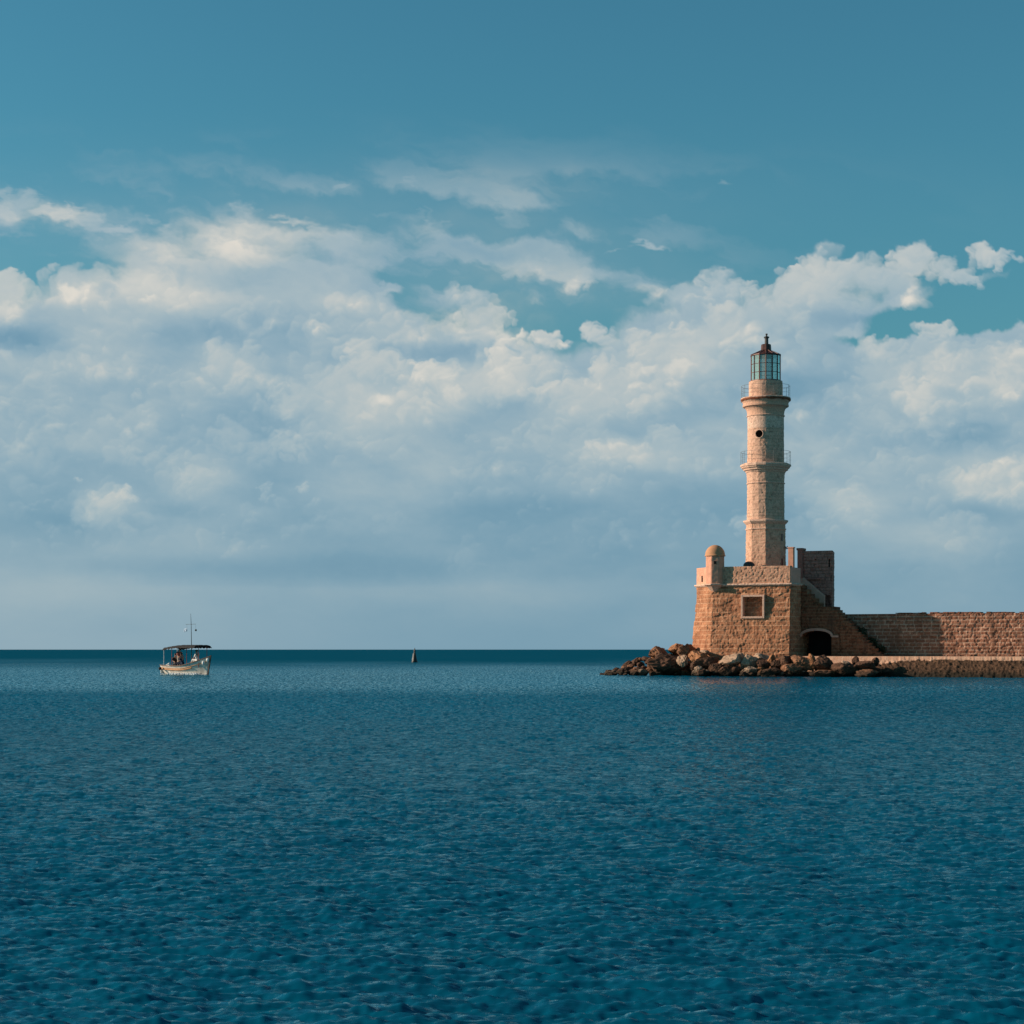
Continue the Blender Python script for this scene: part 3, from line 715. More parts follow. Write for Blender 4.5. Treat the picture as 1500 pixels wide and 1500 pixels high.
# ------------------------------------------------------------------ fort
FORT = thing('fort', Wp(-4, -2, .9), 'ochre stone bastion with sloping walls, square blind window and domed sentry turret under the lighthouse', 'fort')
plan = [(-8.55, .38), (-7.30, 1.68), (-7.05, 1.93), (-6.60, 2.16), (-.23, 2.18), (0, 0), (0, -6.5), (-6.5, -6.5), (-8.55, -4.5)]
poly = [w2(*p) for p in plan]
def ccw(P):
    a = sum(P[i][0] * P[(i + 1) % len(P)][1] - P[(i + 1) % len(P)][0] * P[i][1] for i in range(len(P)))
    return P if a > 0 else P[::-1]
poly = ccw(poly)
ZC = 7.18
bat = [.62 if True else 0 for _ in poly]
# edge i of poly starts at poly[i]; the right flank (from C to R and on) has almost no batter
def bat_for(P):
    out = []
    for i in range(len(P)):
        mid = ((P[i][0] + P[(i + 1) % len(P)][0]) / 2 - RX, (P[i][1] + P[(i + 1) % len(P)][1]) / 2 - RY)
        t = mid[0] * TX + mid[1] * TY
        out.append(.06 if t > -.3 else .55)
    return out
polyb = offs(poly, bat_for(poly))
nw0, nw1 = T_of(1088.5, 2.35), T_of(1117, 2.35)
nz0, nz1 = Z_of(903, -4, 2.3), Z_of(874.5, -4, 2.3)
pa = Wp(nw0, 2.35); pb_ = Wp(nw1, 2.35)
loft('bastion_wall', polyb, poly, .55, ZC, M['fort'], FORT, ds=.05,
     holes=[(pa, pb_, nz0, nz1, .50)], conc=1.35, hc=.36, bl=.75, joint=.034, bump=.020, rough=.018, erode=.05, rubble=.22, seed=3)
# blind window frame
fm = MB()
def fbox(mb, t0, t1, z0, z1, m0, m1):
    mb.box(Wp((t0 + t1) / 2, (m0 + m1) / 2, (z0 + z1) / 2), (t1 - t0, m1 - m0, z1 - z0), RZ)
mf = 2.18 + .55 * (ZC - (nz0 + nz1) / 2) / (ZC - .55)
FR = .17
fr_ = MB()
fbox(fr_, nw0 - FR, nw0, nz0 - FR, nz1 + FR, mf - .35, mf + .10)
fbox(fr_, nw1, nw1 + FR, nz0 - FR, nz1 + FR, mf - .35, mf + .13)
fbox(fr_, nw0, nw1, nz1, nz1 + FR, mf - .35, mf + .10)
fbox(fr_, nw0, nw1, nz0 - FR, nz0, mf - .35, mf + .13)
wfr = fr_.build('window_frame', M['trim'], FORT, bevel=.02)
# cornice under the parapet
cp = offs(poly, [.15] * len(poly)); cpi = offs(poly, [.05] * len(poly))
loft('cornice', cpi, cp, ZC - .10, ZC, M['trim'], FORT, ds=.08, cap=False, bump=.012, rough=.012, bl=.9, hc=.4, seed=6)
loft('cornice', cp, cp, ZC, ZC + .10, M['trim'], FORT, ds=.07, bump=.012, rough=.02, bl=.9, hc=.4, seed=7)
# parapets
PZ = 8.64
def parapet(ts, z1, mat=M['fort_up'], z0=ZC + .10, name='parapet', **k):
    P = ccw([w2(*p) for p in ts])
    return loft(name, P, P, z0, z1, mat, FORT, ds=.05, **k)
tpl = T_of(1056, 2.18)
mkp = dict(hc=.24, bl=.45, joint=.026, bump=.013, rough=.018, rubble=.5)
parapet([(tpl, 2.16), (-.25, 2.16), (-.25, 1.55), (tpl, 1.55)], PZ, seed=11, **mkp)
# broken stub by the turret
parapet([(tpl + .003, 2.10), (tpl + .003, 1.6), (tpl - .42, 1.6), (tpl - .42, 2.05)], 7.85, seed=12, **mkp)
def facet_pt(a, b, s, off):  # point on facet a->b of plan, fraction s, pushed inwards by off (in local t,m)
    t = a[0] + (b[0] - a[0]) * s; m = a[1] + (b[1] - a[1]) * s
    L = math.hypot(b[0] - a[0], b[1] - a[1]); n_ = ((b[1] - a[1]) / L, -(b[0] - a[0]) / L)
    return (t + n_[0] * off, m + n_[1] * off)
a_, b_ = (-8.55, .38), (-6.81, 2.18)
parapet([facet_pt(a_, b_, 0, .02), facet_pt(a_, b_, .98, .02), facet_pt(a_, b_, .98, .55), facet_pt(a_, b_, 0, .55)], PZ, mat=M['plaster'] , seed=13, hc=.5, bl=1., bump=.005, rough=.008)
parapet([(-8.53, .30), (-8.0, .30), (-8.0, -4.5), (-8.53, -4.5)], PZ, seed=14, **mkp)
parapet([(-.27 + .003, 2.14), (-.02, -.02), (-.55, -.02), (-.78, 1.5)], PZ - .12, mat=M['smooth'], seed=15, hc=.6, bl=1.2, bump=.004, rough=.006)
parapet([(-6.5, -6.45), (-.02, -6.45), (-.02, -5.9), (-6.5, -5.9)], PZ, seed=16, **mkp)
# slit in the left parapet
sl_ = MB(); q_ = Wp(*facet_pt(a_, b_, .42, .0), 7.75)
ea = math.atan2((Wp(*b_) - Wp(*a_)).y, (Wp(*b_) - Wp(*a_)).x)
sl_.box(q_, (.13, .06, .5), ea); sl_.build('slit', M['black'], FORT)
# sentry turret
tc = Wp(-6.86, 2.08)
tur = MB()
px_c = (1047.5 - 750) / FPX
tcx = px_c * (tc.y); tc = Vector((tcx, tc.y, 0))
zb, zt_, zd = ZC + .10, Z_of(815, -6.8, 2.3), Z_of(798, -6.8, 2.3)
A0 = math.radians(-90 - 6.3 + 22.5)
tb = loft('sentry_turret', ngon(tc, .80, 8, A0), ngon(tc, .78, 8, A0), zb - .02, zt_, M['plaster'], FORT, ds=.08, hc=.7, bl=1.5, bump=.003, rough=.008, seed=21)
d_ = MB(); prof = [(.78, 0), (.83, .02), (.83, .08), (.79, .10)]
for k in range(1, 13):
    a = math.pi / 2 * k / 12; prof.append((.79 * math.cos(a) + .001, .10 + (zd - zt_ - .10) * math.sin(a)))
d_.lathe((tc.x, tc.y, zt_), prof, 28); d_.build('dome', M['dome'], tb, smooth=True)
hb = MB(); hv = Vector((math.sin(math.radians(-6.3)), -math.cos(math.radians(-6.3)), 0))
hp = tc + hv * (.78 * math.cos(math.pi / 8) - .02); hb.box((hp.x, hp.y, Z_of(824.5, -6.8, 2.3)), (.2, .12, .24), math.radians(-6.3)); hb.build('loophole', M['black'], tb)
cb = MB(); cb.lathe((tc.x, tc.y, zb - .75), [(.12, 0), (.42, .28), (.62, .48), (.80, .62), (.93, .66), (.93, .76), (.84, .78)], 8, A0)
cb.build('corbel', M['trim'], tb, bevel=.0)
# rampart pillar
tp_ = T_of(1159.3, 1.2)
pl = MB(); pl.box(Wp(tp_, 1.2, (PZ - .9 + Z_of(803, tp_, 1.2)) / 2), (.42, .42, Z_of(803, tp_, 1.2) - PZ + .9), RZ)
pl.box(Wp(tp_, 1.2, Z_of(802.3, tp_, 1.2)), (.5, .5, .09), RZ)
pl.build('pillar', M['plaster'], FORT, bevel=.02)
# keep block behind the stair
k0, k1 = T_of(1168.5, -1.9), T_of(1222, -1.9)
zk = Z_of(806.5, 1.5, -1.9)
k1 = T_of(1219.5, -1.9)
kp = [w2(k0, -1.9), w2(k1, -1.9), w2(T_of(1222.3, -4.6), -4.6), w2(k0, -4.6)]
s0, s1 = T_of(1213.3, -1.9), T_of(1215.8, -1.9)
s2, s3 = T_of(1193, -1.9), T_of(1196, -1.9)
d0, d1 = T_of(1208.5, -1.9), T_of(1216.5, -1.9)
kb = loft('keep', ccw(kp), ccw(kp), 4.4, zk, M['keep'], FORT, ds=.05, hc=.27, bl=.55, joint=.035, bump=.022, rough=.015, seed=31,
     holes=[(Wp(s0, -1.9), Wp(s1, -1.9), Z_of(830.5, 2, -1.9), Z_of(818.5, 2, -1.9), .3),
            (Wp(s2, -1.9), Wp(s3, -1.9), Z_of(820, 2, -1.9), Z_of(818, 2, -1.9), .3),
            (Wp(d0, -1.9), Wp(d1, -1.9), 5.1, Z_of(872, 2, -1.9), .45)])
mm_ = MB()
for (a, b, z0, z1, dd) in ((s0, s1, Z_of(830.5, 2, -1.9), Z_of(818.5, 2, -1.9), .24),):
    fbox(mm_, a + .01, b - .01, z0 + .01, z1 - .01, -1.9 - dd - .03, -1.9 - dd)
mm_.build('slit', M['black'], kb)
# pier at the keep's left corner
pr = MB(); kk0 = T_of(1168.3, -1.8); kk1 = T_of(1176, -1.8); fbox(pr, kk0, kk1, 6.2, Z_of(803, 1, -1.8), -2.6, -1.72)
fbox(pr, kk0 - .06, kk1 + .04, Z_of(805.5, 1, -1.8), Z_of(802.6, 1, -1.8) + .02, -2.66, -1.66)
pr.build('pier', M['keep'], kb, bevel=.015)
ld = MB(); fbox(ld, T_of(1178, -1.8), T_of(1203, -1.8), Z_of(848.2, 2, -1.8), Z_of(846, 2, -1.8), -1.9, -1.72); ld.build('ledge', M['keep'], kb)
# gate block with stepped top
zl = Z_of(888.5, 2, 0)
tst = [T_of(x, 0) for x in (1170, 1176, 1182, 1188, 1194, 1200)]
zst = [Z_of(y, 1, 0) for y in (856, 862.5, 869, 875.5, 882, 888.5)]
te1 = T_of(1222.5, 0); te2 = T_of(1226, 0); te3 = T_of(1230, 0)
ga0, ga1 = T_of(1173.5, 0), T_of(1218, 0); gsp = Z_of(933, 1.2, 0); gtop = Z_of(924, 1.2, 0)
gc = (ga0 + ga1) / 2; gw = (ga1 - ga0) / 2
def in_arch(t, z, g=0.0):
    x = np.clip((t - gc) / (gw + g), -1, 1)
    top = gsp + (gtop + g - gsp) * np.sqrt(np.maximum(0, 1 - np.abs(x) ** 2.3))
    return (np.abs(t - gc) < gw + g) & (z < top)
def keep_gate(t, z):
    top = np.full(t.shape, zst[0] + .02)
    for a, zz in zip(tst[1:], zst[1:]): top = np.where(t > a - .001, zz, top)
    top = np.where(t > te1, Z_of(893, 2.8, 0), top); top = np.where(t > te2, Z_of(897, 3, 0), top)
    return (z < top) & ~in_arch(t, z)
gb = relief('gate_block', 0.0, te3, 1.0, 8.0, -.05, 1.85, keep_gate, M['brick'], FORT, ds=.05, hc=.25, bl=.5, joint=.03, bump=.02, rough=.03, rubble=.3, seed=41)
# tunnel beyond and dark door
dr = MB(); fbox(dr, ga0 + .02, ga1 - .02, 1.2, gtop + .3, -2.45, -2.3)
for k in range(1, 9): fbox(dr, ga0 + k * (ga1 - ga0) / 9 - .012, ga0 + k * (ga1 - ga0) / 9 + .012, 1.2, gtop + .3, -2.3, -2.27)
dr.build('door', M['black'], gb)
tn = MB()
for (a, b) in ((ga0 - .3, ga0), (ga1, ga1 + .3)): fbox(tn, a, b, 1.0, gtop + .1, -2.6, -1.9)
fbox(tn, ga0 - .3, ga1 + .3, gtop, gtop + .5, -2.6, -1.9)
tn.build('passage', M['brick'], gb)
# plaster arch band
ab = MB(); pts_o = []; pts_i = []
for k in range(25):
    x = -1 + 2 * k / 24; sh = (max(0, 1 - abs(x) ** 2.3)) ** .5
    pts_i.append((gc + x * gw, gsp + (gtop - gsp) * sh)); xo = x * (gw + .17)
    pts_o.append((gc + xo, gsp + (gtop + .20 - gsp) * sh))
for k in range(24):
    P = [Wp(*q) if False else Wp(q[0], 0, q[1]) for q in (pts_i[k], pts_i[k + 1], pts_o[k + 1], pts_o[k])]
    ab.prism(P, Vector((MX, MY, 0)) * -.3, Vector((MX, MY, 0)) * .08)
fbox(ab, ga1 + .05, ga1 + .55, gsp - .03, gsp + .12, -.2, .09)
ab.build('arch_band', M['smooth'], gb)
# balustrade wall of the upper flight
bal = MB()
pp = [(1166, 848), (1176.5, 846.5), (1208, 874), (1208, 893), (1166, 893)]
P = [Wp(T_of(x, -1.45), -1.45, Z_of(y, 1.5, -1.45)) for x, y in pp]
bal.prism(P, Vector((MX, MY, 0)) * -.15, Vector((MX, MY, 0)) * .15)
bal.build('balustrade', M['smooth'], FORT, bevel=.01)
# coping line along the balustrade
cpg = MB()
a1 = Wp(T_of(1176.5, -1.45), -1.5, Z_of(846.0, 1.5, -1.45)); a2 = Wp(T_of(1208, -1.45), -1.5, Z_of(873.5, 1.5, -1.45))
cpg.tube([a1, a2], .06, 6); cpg.build('coping', M['smooth'], FORT)

# ------------------------------------------------------------------ lower stair down to the quay
ST = thing('staircase', Wp(te3 + 1.5, -.8, LEDGE), 'steep brick flight of steps running down from the gate block along the long wall', 'staircase')
nst = 15
sx1 = T_of(1293, 0)
ztop = Z_of(899.5, 3, 0)
def keep_st(t, z):
    k = np.floor((t - te3) / (sx1 - te3) * nst)
    return z < ztop - (k + .3) * (ztop - LEDGE) / nst
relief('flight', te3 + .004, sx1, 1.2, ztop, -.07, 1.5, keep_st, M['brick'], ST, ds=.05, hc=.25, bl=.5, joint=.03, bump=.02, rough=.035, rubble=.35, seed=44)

# ------------------------------------------------------------------ long wall
WZ = Z_of(899.6, 4, -1.62)
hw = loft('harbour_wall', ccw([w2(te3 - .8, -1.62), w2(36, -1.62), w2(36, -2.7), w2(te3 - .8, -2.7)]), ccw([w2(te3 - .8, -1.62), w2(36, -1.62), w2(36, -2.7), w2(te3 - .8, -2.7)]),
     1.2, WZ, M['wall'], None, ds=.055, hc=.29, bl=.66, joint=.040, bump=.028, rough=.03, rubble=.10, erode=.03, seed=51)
props(hw, 'long reddish ashlar wall with pale mortar joints running right from the fort to the edge of view', 'wall')
# ragged coping stones on the wall top, part of the wall
rg = np.random.default_rng(3)
cs = MB(); t = te3 + 4.0
while t < 35.5:
    w = rg.uniform(.18, .5)
    if rg.random() < .8: cs.box(Wp(t + w / 2, -2.15 + rg.uniform(-.03, .03), WZ + .05), (w - .03, .98 + rg.uniform(-.1, .08), rg.uniform(.05, .15)), RZ + rg.uniform(-.05, .05))
    t += w
cs.build('coping', M['wall'], hw, bevel=.02)

# ------------------------------------------------------------------ lighthouse
YT = 150.0; K = YT / FPX
tx = (1121.6 - 750) * K
TC = (tx, YT)
def zt(py): return H + (951.3 - py) * K
LH = thing('lighthouse', (tx, YT, ZC), 'tall pale pink stone lighthouse of octagonal, many-sided and round stages with glass lantern', 'lighthouse')
view_az = math.atan2(tx, YT)        # bearing of tower; vertex facing the viewer
av = math.radians(-90) + (-view_az) * 1.0
av = math.atan2(-YT, -tx)
def ring(n, half, vertex=True):
    R_ = half * K if vertex else half * K / math.cos(math.pi / n)
    return ngon(TC, R_, n, av + (0 if vertex else math.pi / n))
oc_b, oc_t = ring(8, 29.8), ring(8, 28.6)
r8 = 29 * K
def face_pt(half, n, off_ang, along, z=0):  # point on facet centred at av+off_ang, shifted along tangent
    a = av + off_ang; R_ = half * K * math.cos(math.pi / n)
    return Vector((TC[0] + R_ * math.cos(a) - along * math.sin(a), TC[1] + R_ * math.sin(a) + along * math.cos(a), z))
e3 = math.pi * 3 / 8
def w_on(half, n, off, al0, al1, y0, y1, dep, *r): return (face_pt(half, n, off, al0), face_pt(half, n, off, al1), zt(y1), zt(y0), dep) + r
oct_ = loft('octagonal_shaft', oc_b, oc_t, ZC, zt(768), M['tower_low'], LH, ds=.05, hc=.25, bl=.45, joint=.026, bump=.012, rough=.012, rubble=.30, seed=61,
     holes=[])
for (y0, y1, w) in ((783, 793.5, .28), (819, 836, .32)):
    q = face_pt(29, 8, e3, -.17, (zt(y0) + zt(y1)) / 2); b = MB(); b.box(q - Vector((math.cos(av + e3), math.sin(av + e3), 0)) * .02, (.08, w, zt(y0) - zt(y1)), av + e3); b.build('window', M['red'], oct_)
def mould(name, prof, n, vertex=True, mat=M['trim'], a=None, rough=0.0, seed=0):
    """prof: (half width px, photo y) pairs from bottom to top"""
    mb = MB(); P = []
    a0 = av if (vertex or a is not None) else av + math.pi / n
    pr_ = [(h_ * K, zt(y_)) for h_, y_ in prof]
    mb.lathe((TC[0], TC[1], 0), pr_, n, a0)
    o = mb.build(name, mat, LH)
    if rough:
        bm = bmesh.new(); bm.from_mesh(o.data); r_ = random.Random(seed)
        for v in bm.verts:
            v.co.z += r_.uniform(-rough, rough * .4)
            s_ = 1 + r_.uniform(-rough, 0) * .5; v.co.x *= s_; v.co.y *= s_
        bm.to_mesh(o.data); bm.free()
    return o
mould('string_course', [(29.4, 776.5), (29.9, 776), (29.9, 775), (29.2, 774.5)], 8)
mould('cornice', [(28.7, 768.6), (29.5, 768), (31, 766.5), (32.6, 764.8), (32.8, 762.8), (28, 761.4)], 8)
s16b, s16t = ring(16, 27.4), ring(16, 27.0)
mid = loft('sixteen_sided_shaft', s16b, s16t, zt(762), zt(709), M['tower'], LH, ds=.05, hc=.26, bl=.5, joint=.024, bump=.012, rough=.012, rubble=.12, seed=64)
mould('string_course', [(27.2, 709.8), (28.2, 709), (28.2, 708), (27.2, 707.6)], 16)
loft('flared_collar', ring(16, 27.2), ring(16, 28.0), zt(708), zt(693), M['tower'], LH, ds=.06, hc=.26, bl=.5, bump=.012, rough=.014, seed=65)
mould('gallery', [(28, 693.4), (29.5, 692), (30, 690.6), (32.6, 689.3), (33, 687.6), (35.4, 686), (35.8, 684.4), (37.2, 683.6), (37.2, 681), (35, 680.4), (33, 680.2), (32.6, 679)], 16, rough=.02, seed=2)
rs = loft('round_shaft', ring(40, 26.8), ring(40, 26.5), zt(680), zt(629), M['tower'], LH, ds=.05, hc=.27, bl=.5, joint=.02, bump=.008, rough=.009, seed=66)
loft('plastered_shaft', ring(40, 26.65), ring(40, 26.5), zt(629), zt(611), M['trim'], LH, ds=.06, hc=.6, bl=1.2, joint=.012, bump=.004, rough=.006, seed=68)
# round window: ring and dark pane proud of the shaft surface
wa = math.atan2(-YT, -tx) + math.asin(-9.3 / 26.6)
wa = av + math.asin(-(1112.3 - 1121.6) / 26.6) * -1
wc = Vector((TC[0] + 26.55 * K * math.cos(wa), TC[1] + 26.55 * K * math.sin(wa), zt(638)))
wd = Vector((math.cos(wa), math.sin(wa), 0)); wt_ = Vector((-math.sin(wa), math.cos(wa), 0)); up = Vector((0, 0, 1))
def disc_ring(c, r0, r1, d0, d1, n=28):
    mb = MB(); V = []; F = []
    for k in range(n):
        a = 2 * math.pi * k / n; e = wt_ * math.cos(a) + up * math.sin(a)
        V += [c + e * r0 + wd * d0, c + e * r0 + wd * d1, c + e * r1 + wd * d1, c + e * r1 + wd * d0]
    for k in range(n):
        j = (k + 1) % n
        for q in range(4): F.append((k * 4 + q, k * 4 + (q + 1) % 4, j * 4 + (q + 1) % 4, j * 4 + q))
    mb.add(V, F); return mb
M['void'].node_tree.nodes['Principled BSDF'].inputs['Specular IOR Level'].default_value = 0
wo = disc_ring(wc, .30, .345, -.06, .035).build('round_window', M['trim'], rs)
pn = MB(); pn.tube([wc - wd * .05, wc + wd * .012], .30, 28); pn.build('pane', M['void'], wo)
mould('string_course', [(26.5, 611.2), (27.7, 610.6), (27.9, 609.6), (26.8, 609)], 40)
mould('capital', [(26.8, 609.2), (26.9, 606), (27.4, 603), (28.6, 600), (30.5, 597.8), (32, 597.2), (33.4, 596.4), (33.6, 593.8), (32.8, 593.2), (33.2, 591), (34.2, 589.5)], 40, mat=M['tower'])
gal = mould('gallery', [(34.0, 589.6), (34.6, 588.8), (35.6, 588.2), (36.0, 585.4), (36.6, 584.8), (36.6, 583.8), (34, 583), (25, 582.4)], 40, rough=.025, seed=5)
lip = mould('drip_edge', [(35.4, 588.3), (36.4, 587.8), (36.9, 586.4), (36.7, 585.0), (35.6, 584.9)], 40, mat=M['brick'], rough=.03, seed=9)
drm = loft('lantern_drum', ring(36, 24.6), ring(36, 24.3), zt(583), zt(559.5), M['tower'], LH, ds=.06, hc=.42, bl=.9, joint=.015, bump=.006, rough=.008, seed=67)
def railing(y0, y1, half, n, bars):
    ro = MB(); z0, z1 = zt(y0), zt(y1)
    pts = [(TC[0] + half * K * math.cos(av + 2 * math.pi * k / 48), TC[1] + half * K * math.sin(av + 2 * math.pi * k / 48)) for k in range(49)]
    ro.tube([(x, y, z1) for x, y in pts], .012, 6, cap=False)
    o = ro.build('railing', M['rail'], LH)
    for k in range(n):
        a = av + 2 * math.pi * (k + .5) / n + .09; p = MB(); x, y = TC[0] + half * K * math.cos(a), TC[1] + half * K * math.sin(a)
        p.tube([(x, y, z0 - .08), (x, y, z1 + .02)], .014, 6); p.build('post', M['rail'], o)
    for q in bars:
        b = MB(); b.tube([(x, y, z0 + (z1 - z0) * q) for x, y in pts], .006, 5, cap=False); b.build('cable', M['rail'], o)
railing(583.4, 566, 35.2, 14, (.35, .68))
railing(681, 662.5, 36.2, 14, (.35, .68))
# lantern
NL = 14; gr = 21.4
lz0, lz1 = zt(559.5), zt(521.8)
la = av + 0.02
def lpt(k, r=gr, z=0): a = la + 2 * math.pi * k / NL; return Vector((TC[0] + r * K * math.cos(a), TC[1] + r * K * math.sin(a), z))
lan = MB(); lan.lathe((TC[0], TC[1], 0), [(24.4 * K, lz0 - .01), (24.4 * K, lz0 + .03), (gr * K + .05, lz0 + .06), (gr * K + .05, lz0 + .09), (gr * K - .03, lz0 + .09)], NL, la)
lo = lan.build('lantern', M['bar'], LH)
for k in range(NL):
    a, b = lpt(k, gr - .1), lpt(k + 1, gr - .1)
    g = MB(); d = (b - a); nrm_ = Vector((d.y, -d.x, 0)).normalized()
    P = [a + up * (lz0 + .08), b + up * (lz0 + .08), b + up * (lz1), a + up * lz1]
    g.prism(P, nrm_ * -.008, nrm_ * .008); g.build('pane', M['glass'], lo)
    m_ = MB(); m_.tube([lpt(k, gr, lz0 + .05), lpt(k, gr, lz1 + .02)], .05, 6); m_.build('mullion', M['bar'] if k % 7 in (0,) else M['red'], lo)
for f_ in (.335, .665):
    b = MB(); z = lz0 + (lz1 - lz0) * f_
    b.tube([lpt(k, gr, z) for k in range(NL + 1)], .024, 6, cap=False); b.build('glazing_bar', M['red'], lo)
rf = MB(); rf.lathe((TC[0], TC[1], 0), [(21.0 * K, lz1 - .05), (22.6 * K, lz1), (22.4 * K, lz1 + .07), (7.4 * K, zt(513.8)), (7.2 * K, zt(513.4))], NL, la)
M['roof'] = mat_plain('dark_brown_copper', (.105, .034, .024), .5, .3, dark=(.045, .016, .012))
roof = rf.build('roof', M['roof'], LH)
for k in range(NL):
    b = MB(); b.tube([lpt(k, 22.3, lz1 + .08), lpt(k, 7.6, zt(513.6))], .028, 5); b.build('rib', M['bar'], roof)
ve = MB(); ve.lathe((TC[0] + .03, TC[1], 0), [(7.4 * K, zt(514)), (7.6 * K, zt(512)), (7.2 * K, zt(505.5)), (6.6 * K, zt(504.6)), (3 * K, zt(504.2))], 8, la)
ve.build('ventilator', M['roof'], roof)
fi = MB(); fi.lathe((TC[0] + .07, TC[1], 0), [(2.8 * K, zt(504.4)), (2.6 * K, zt(495.8)), (3.9 * K, zt(495)), (4.0 * K, zt(493.4)), (1.3 * K, zt(492.6)), (1.2 * K, zt(490.8)), (1.7 * K, zt(490)), (1.6 * K, zt(488.8))], 10)
fi.build('finial', M['iron'], roof)
# dark dome-shaped hatch on the deck
hm = MB(); hx, hy = T_of(1098, .6), .6
hc_ = Wp(hx, .75, 0); zz = Z_of(828.5, hx, .75)
pr2 = [(.46, -1.35), (.46, 0.0)]
for k in range(1, 9): a = math.pi / 2 * k / 8; pr2.append((.46 * math.cos(a) + .001, .34 * math.sin(a)))
hm.lathe((hc_.x, hc_.y, zz), pr2, 16)
ho = hm.build('water_tank', M['iron'], None, smooth=True)
props(ho, 'small dark round-topped tank showing over the parapet at the foot of the lighthouse', 'tank')

# weeds clinging to the masonry
def leaf_mat():
    return mat_plain('dry_green_leaves', (.05, .06, .02), .8, var=.4)
M['leaf'] = leaf_mat()
def weed(loc, r, n, label, name='shrub', seed=0, droop=0.0):
    rr = random.Random(seed); mb = MB()
    for k in range(n):
        a = rr.uniform(0, 2 * math.pi); e = rr.uniform(-.2, 1.2); L = r * rr.uniform(.4, 1)
        d = Vector((math.cos(a) * math.cos(e), math.sin(a) * math.cos(e), math.sin(e) - droop)) * L
        p = Vector(loc) + d; s = r * .22 * rr.uniform(.6, 1.3)
        u1 = Vector((rr.uniform(-1, 1), rr.uniform(-1, 1), rr.uniform(-1, 1))).normalized() * s
        u2 = Vector((rr.uniform(-1, 1), rr.uniform(-1, 1), rr.uniform(-1, 1))).normalized() * s * .6
        mb.add([p - u1, p + u2, p + u1, p - u2], [(0, 1, 2, 3)])
        if k % 5 == 0: mb.tube([loc, p], .006, 4)
    o = mb.build(name, M['leaf'], None); return props(o, label, 'plant')
q = face_pt(29.2, 8, e3, .45, zt(804)); weed((q.x, q.y, q.z), .28, 60, 'small weed sprouting from the right edge of the lighthouse shaft near its foot', seed=4)
SDm = -.18
q = Wp(T_of(1268, -1.5), -1.2, 3.2)
for i, (px, py, r, lb) in enumerate(((1262, 925, .5, 'upper dark weed tuft on the steep stair against the wall'), (1276, 940, .5, 'middle dark weed tuft on the steep stair against the wall'), (1288, 951, .55, 'lowest dark weed tuft at the foot of the stair'))):
    t_ = T_of(px, -.9); weed(Wp(t_, -.9, Z_of(py + 3, t_, -.9)), r, 260, lb, seed=20 + i)

# ------------------------------------------------------------------ rocks
def mat_rock(name, a, b, wet=True):
    return mat_stone(name, a, b, a, fine=5, bump=.9, wet=wet, stain=tuple(c * .45 for c in a))
M['rk_brown'] = mat_rock('brown_rock', (.16, .068, .038), (.36, .18, .10))
M['rk_pale'] = mat_rock('pale_rock', (.30, .18, .115), (.58, .40, .28))
M['rk_dark'] = mat_rock('dark_rock', (.055, .028, .018), (.16, .082, .05))
M['rk_rust'] = mat_rock('rust_rock', (.24, .10, .045), (.42, .20, .10))
def rock_mesh(name, size, seed, sub=4, rot=0.0):
    bm = bmesh.new(); bmesh.ops.create_icosphere(bm, subdivisions=sub, radius=1.0)
    r = np.random.default_rng(seed)
    P = np.array([v.co[:] for v in bm.verts])
    npl = 20; n = r.normal(size=(npl, 3)); n /= np.linalg.norm(n, axis=1)[:, None]; d = r.uniform(.55, 1.0, npl)
    dot = P @ n.T; rad = np.where(dot > .05, d[None] / np.maximum(dot, .05), 9).min(1); rad = np.minimum(rad, 1.15)
    Q = P * rad[:, None]
    nz = (fbm(Q[:, 0] * 2.2 + seed, Q[:, 1] * 2.2 + Q[:, 2] * 1.3, seed, 4) - .5) * .22 - np.abs(fbm(Q[:, 0] * 4 + Q[:, 2] * 3, Q[:, 1] * 4 - Q[:, 2] * 4, seed + 7, 3) - .5) * .30 + .05 + (fbm(Q[:, 0] * 9 - Q[:, 2] * 7, Q[:, 1] * 9 + Q[:, 2] * 8, seed + 3, 3) - .5) * .22
    Q = Q * (1 + nz)[:, None] * np.array(size)[None] * .5
    c, s = math.cos(rot), math.sin(rot)
    X = Q[:, 0] * c - Q[:, 1] * s; Y = Q[:, 0] * s + Q[:, 1] * c
    for v, x, y, z in zip(bm.verts, X, Y, Q[:, 2]): v.co = (x, y, z)
    me = bpy.data.meshes.new(name); bm.to_mesh(me); bm.free()
    a = me.color_attributes.new('stone', 'FLOAT_COLOR', 'POINT')
    tn = fbm(P[:, 0] * 1.5 + seed, P[:, 1] * 1.5 + P[:, 2], seed + 8, 3)
    A = np.stack([tn, 0 * tn, sstep(fbm(P[:, 0] * 4, P[:, 1] * 4 + P[:, 2] * 3, seed + 9, 3), .5, .7), 1 + 0 * tn], -1)
    a.data.foreach_set('color', A.astype(np.float32).ravel())
    return me
def rock(px, py, wpx, hpx, mat, label, seed, Y=None, m=None, tilt=0.0, group=None, sub=4, depth=1.0):
    """centre at photo px/py and at distance Y (m)"""
    if Y is None: t_ = T_of(px, m); Y = Wp(t_, m).y
    k = Y / FPX; x = (px - 750) * k; z = H + (951.3 - py) * k
    w, h_ = wpx * k, hpx * k
    o = link('boulder' if sub >= 4 else 'rock', rock_mesh('boulder', (w, w * depth, h_), seed, sub, 0), mat)
    o.location = (x, Y, z); o.rotation_euler = (0, math.radians(tilt), 0)
    return props(o, label, 'rock', group)
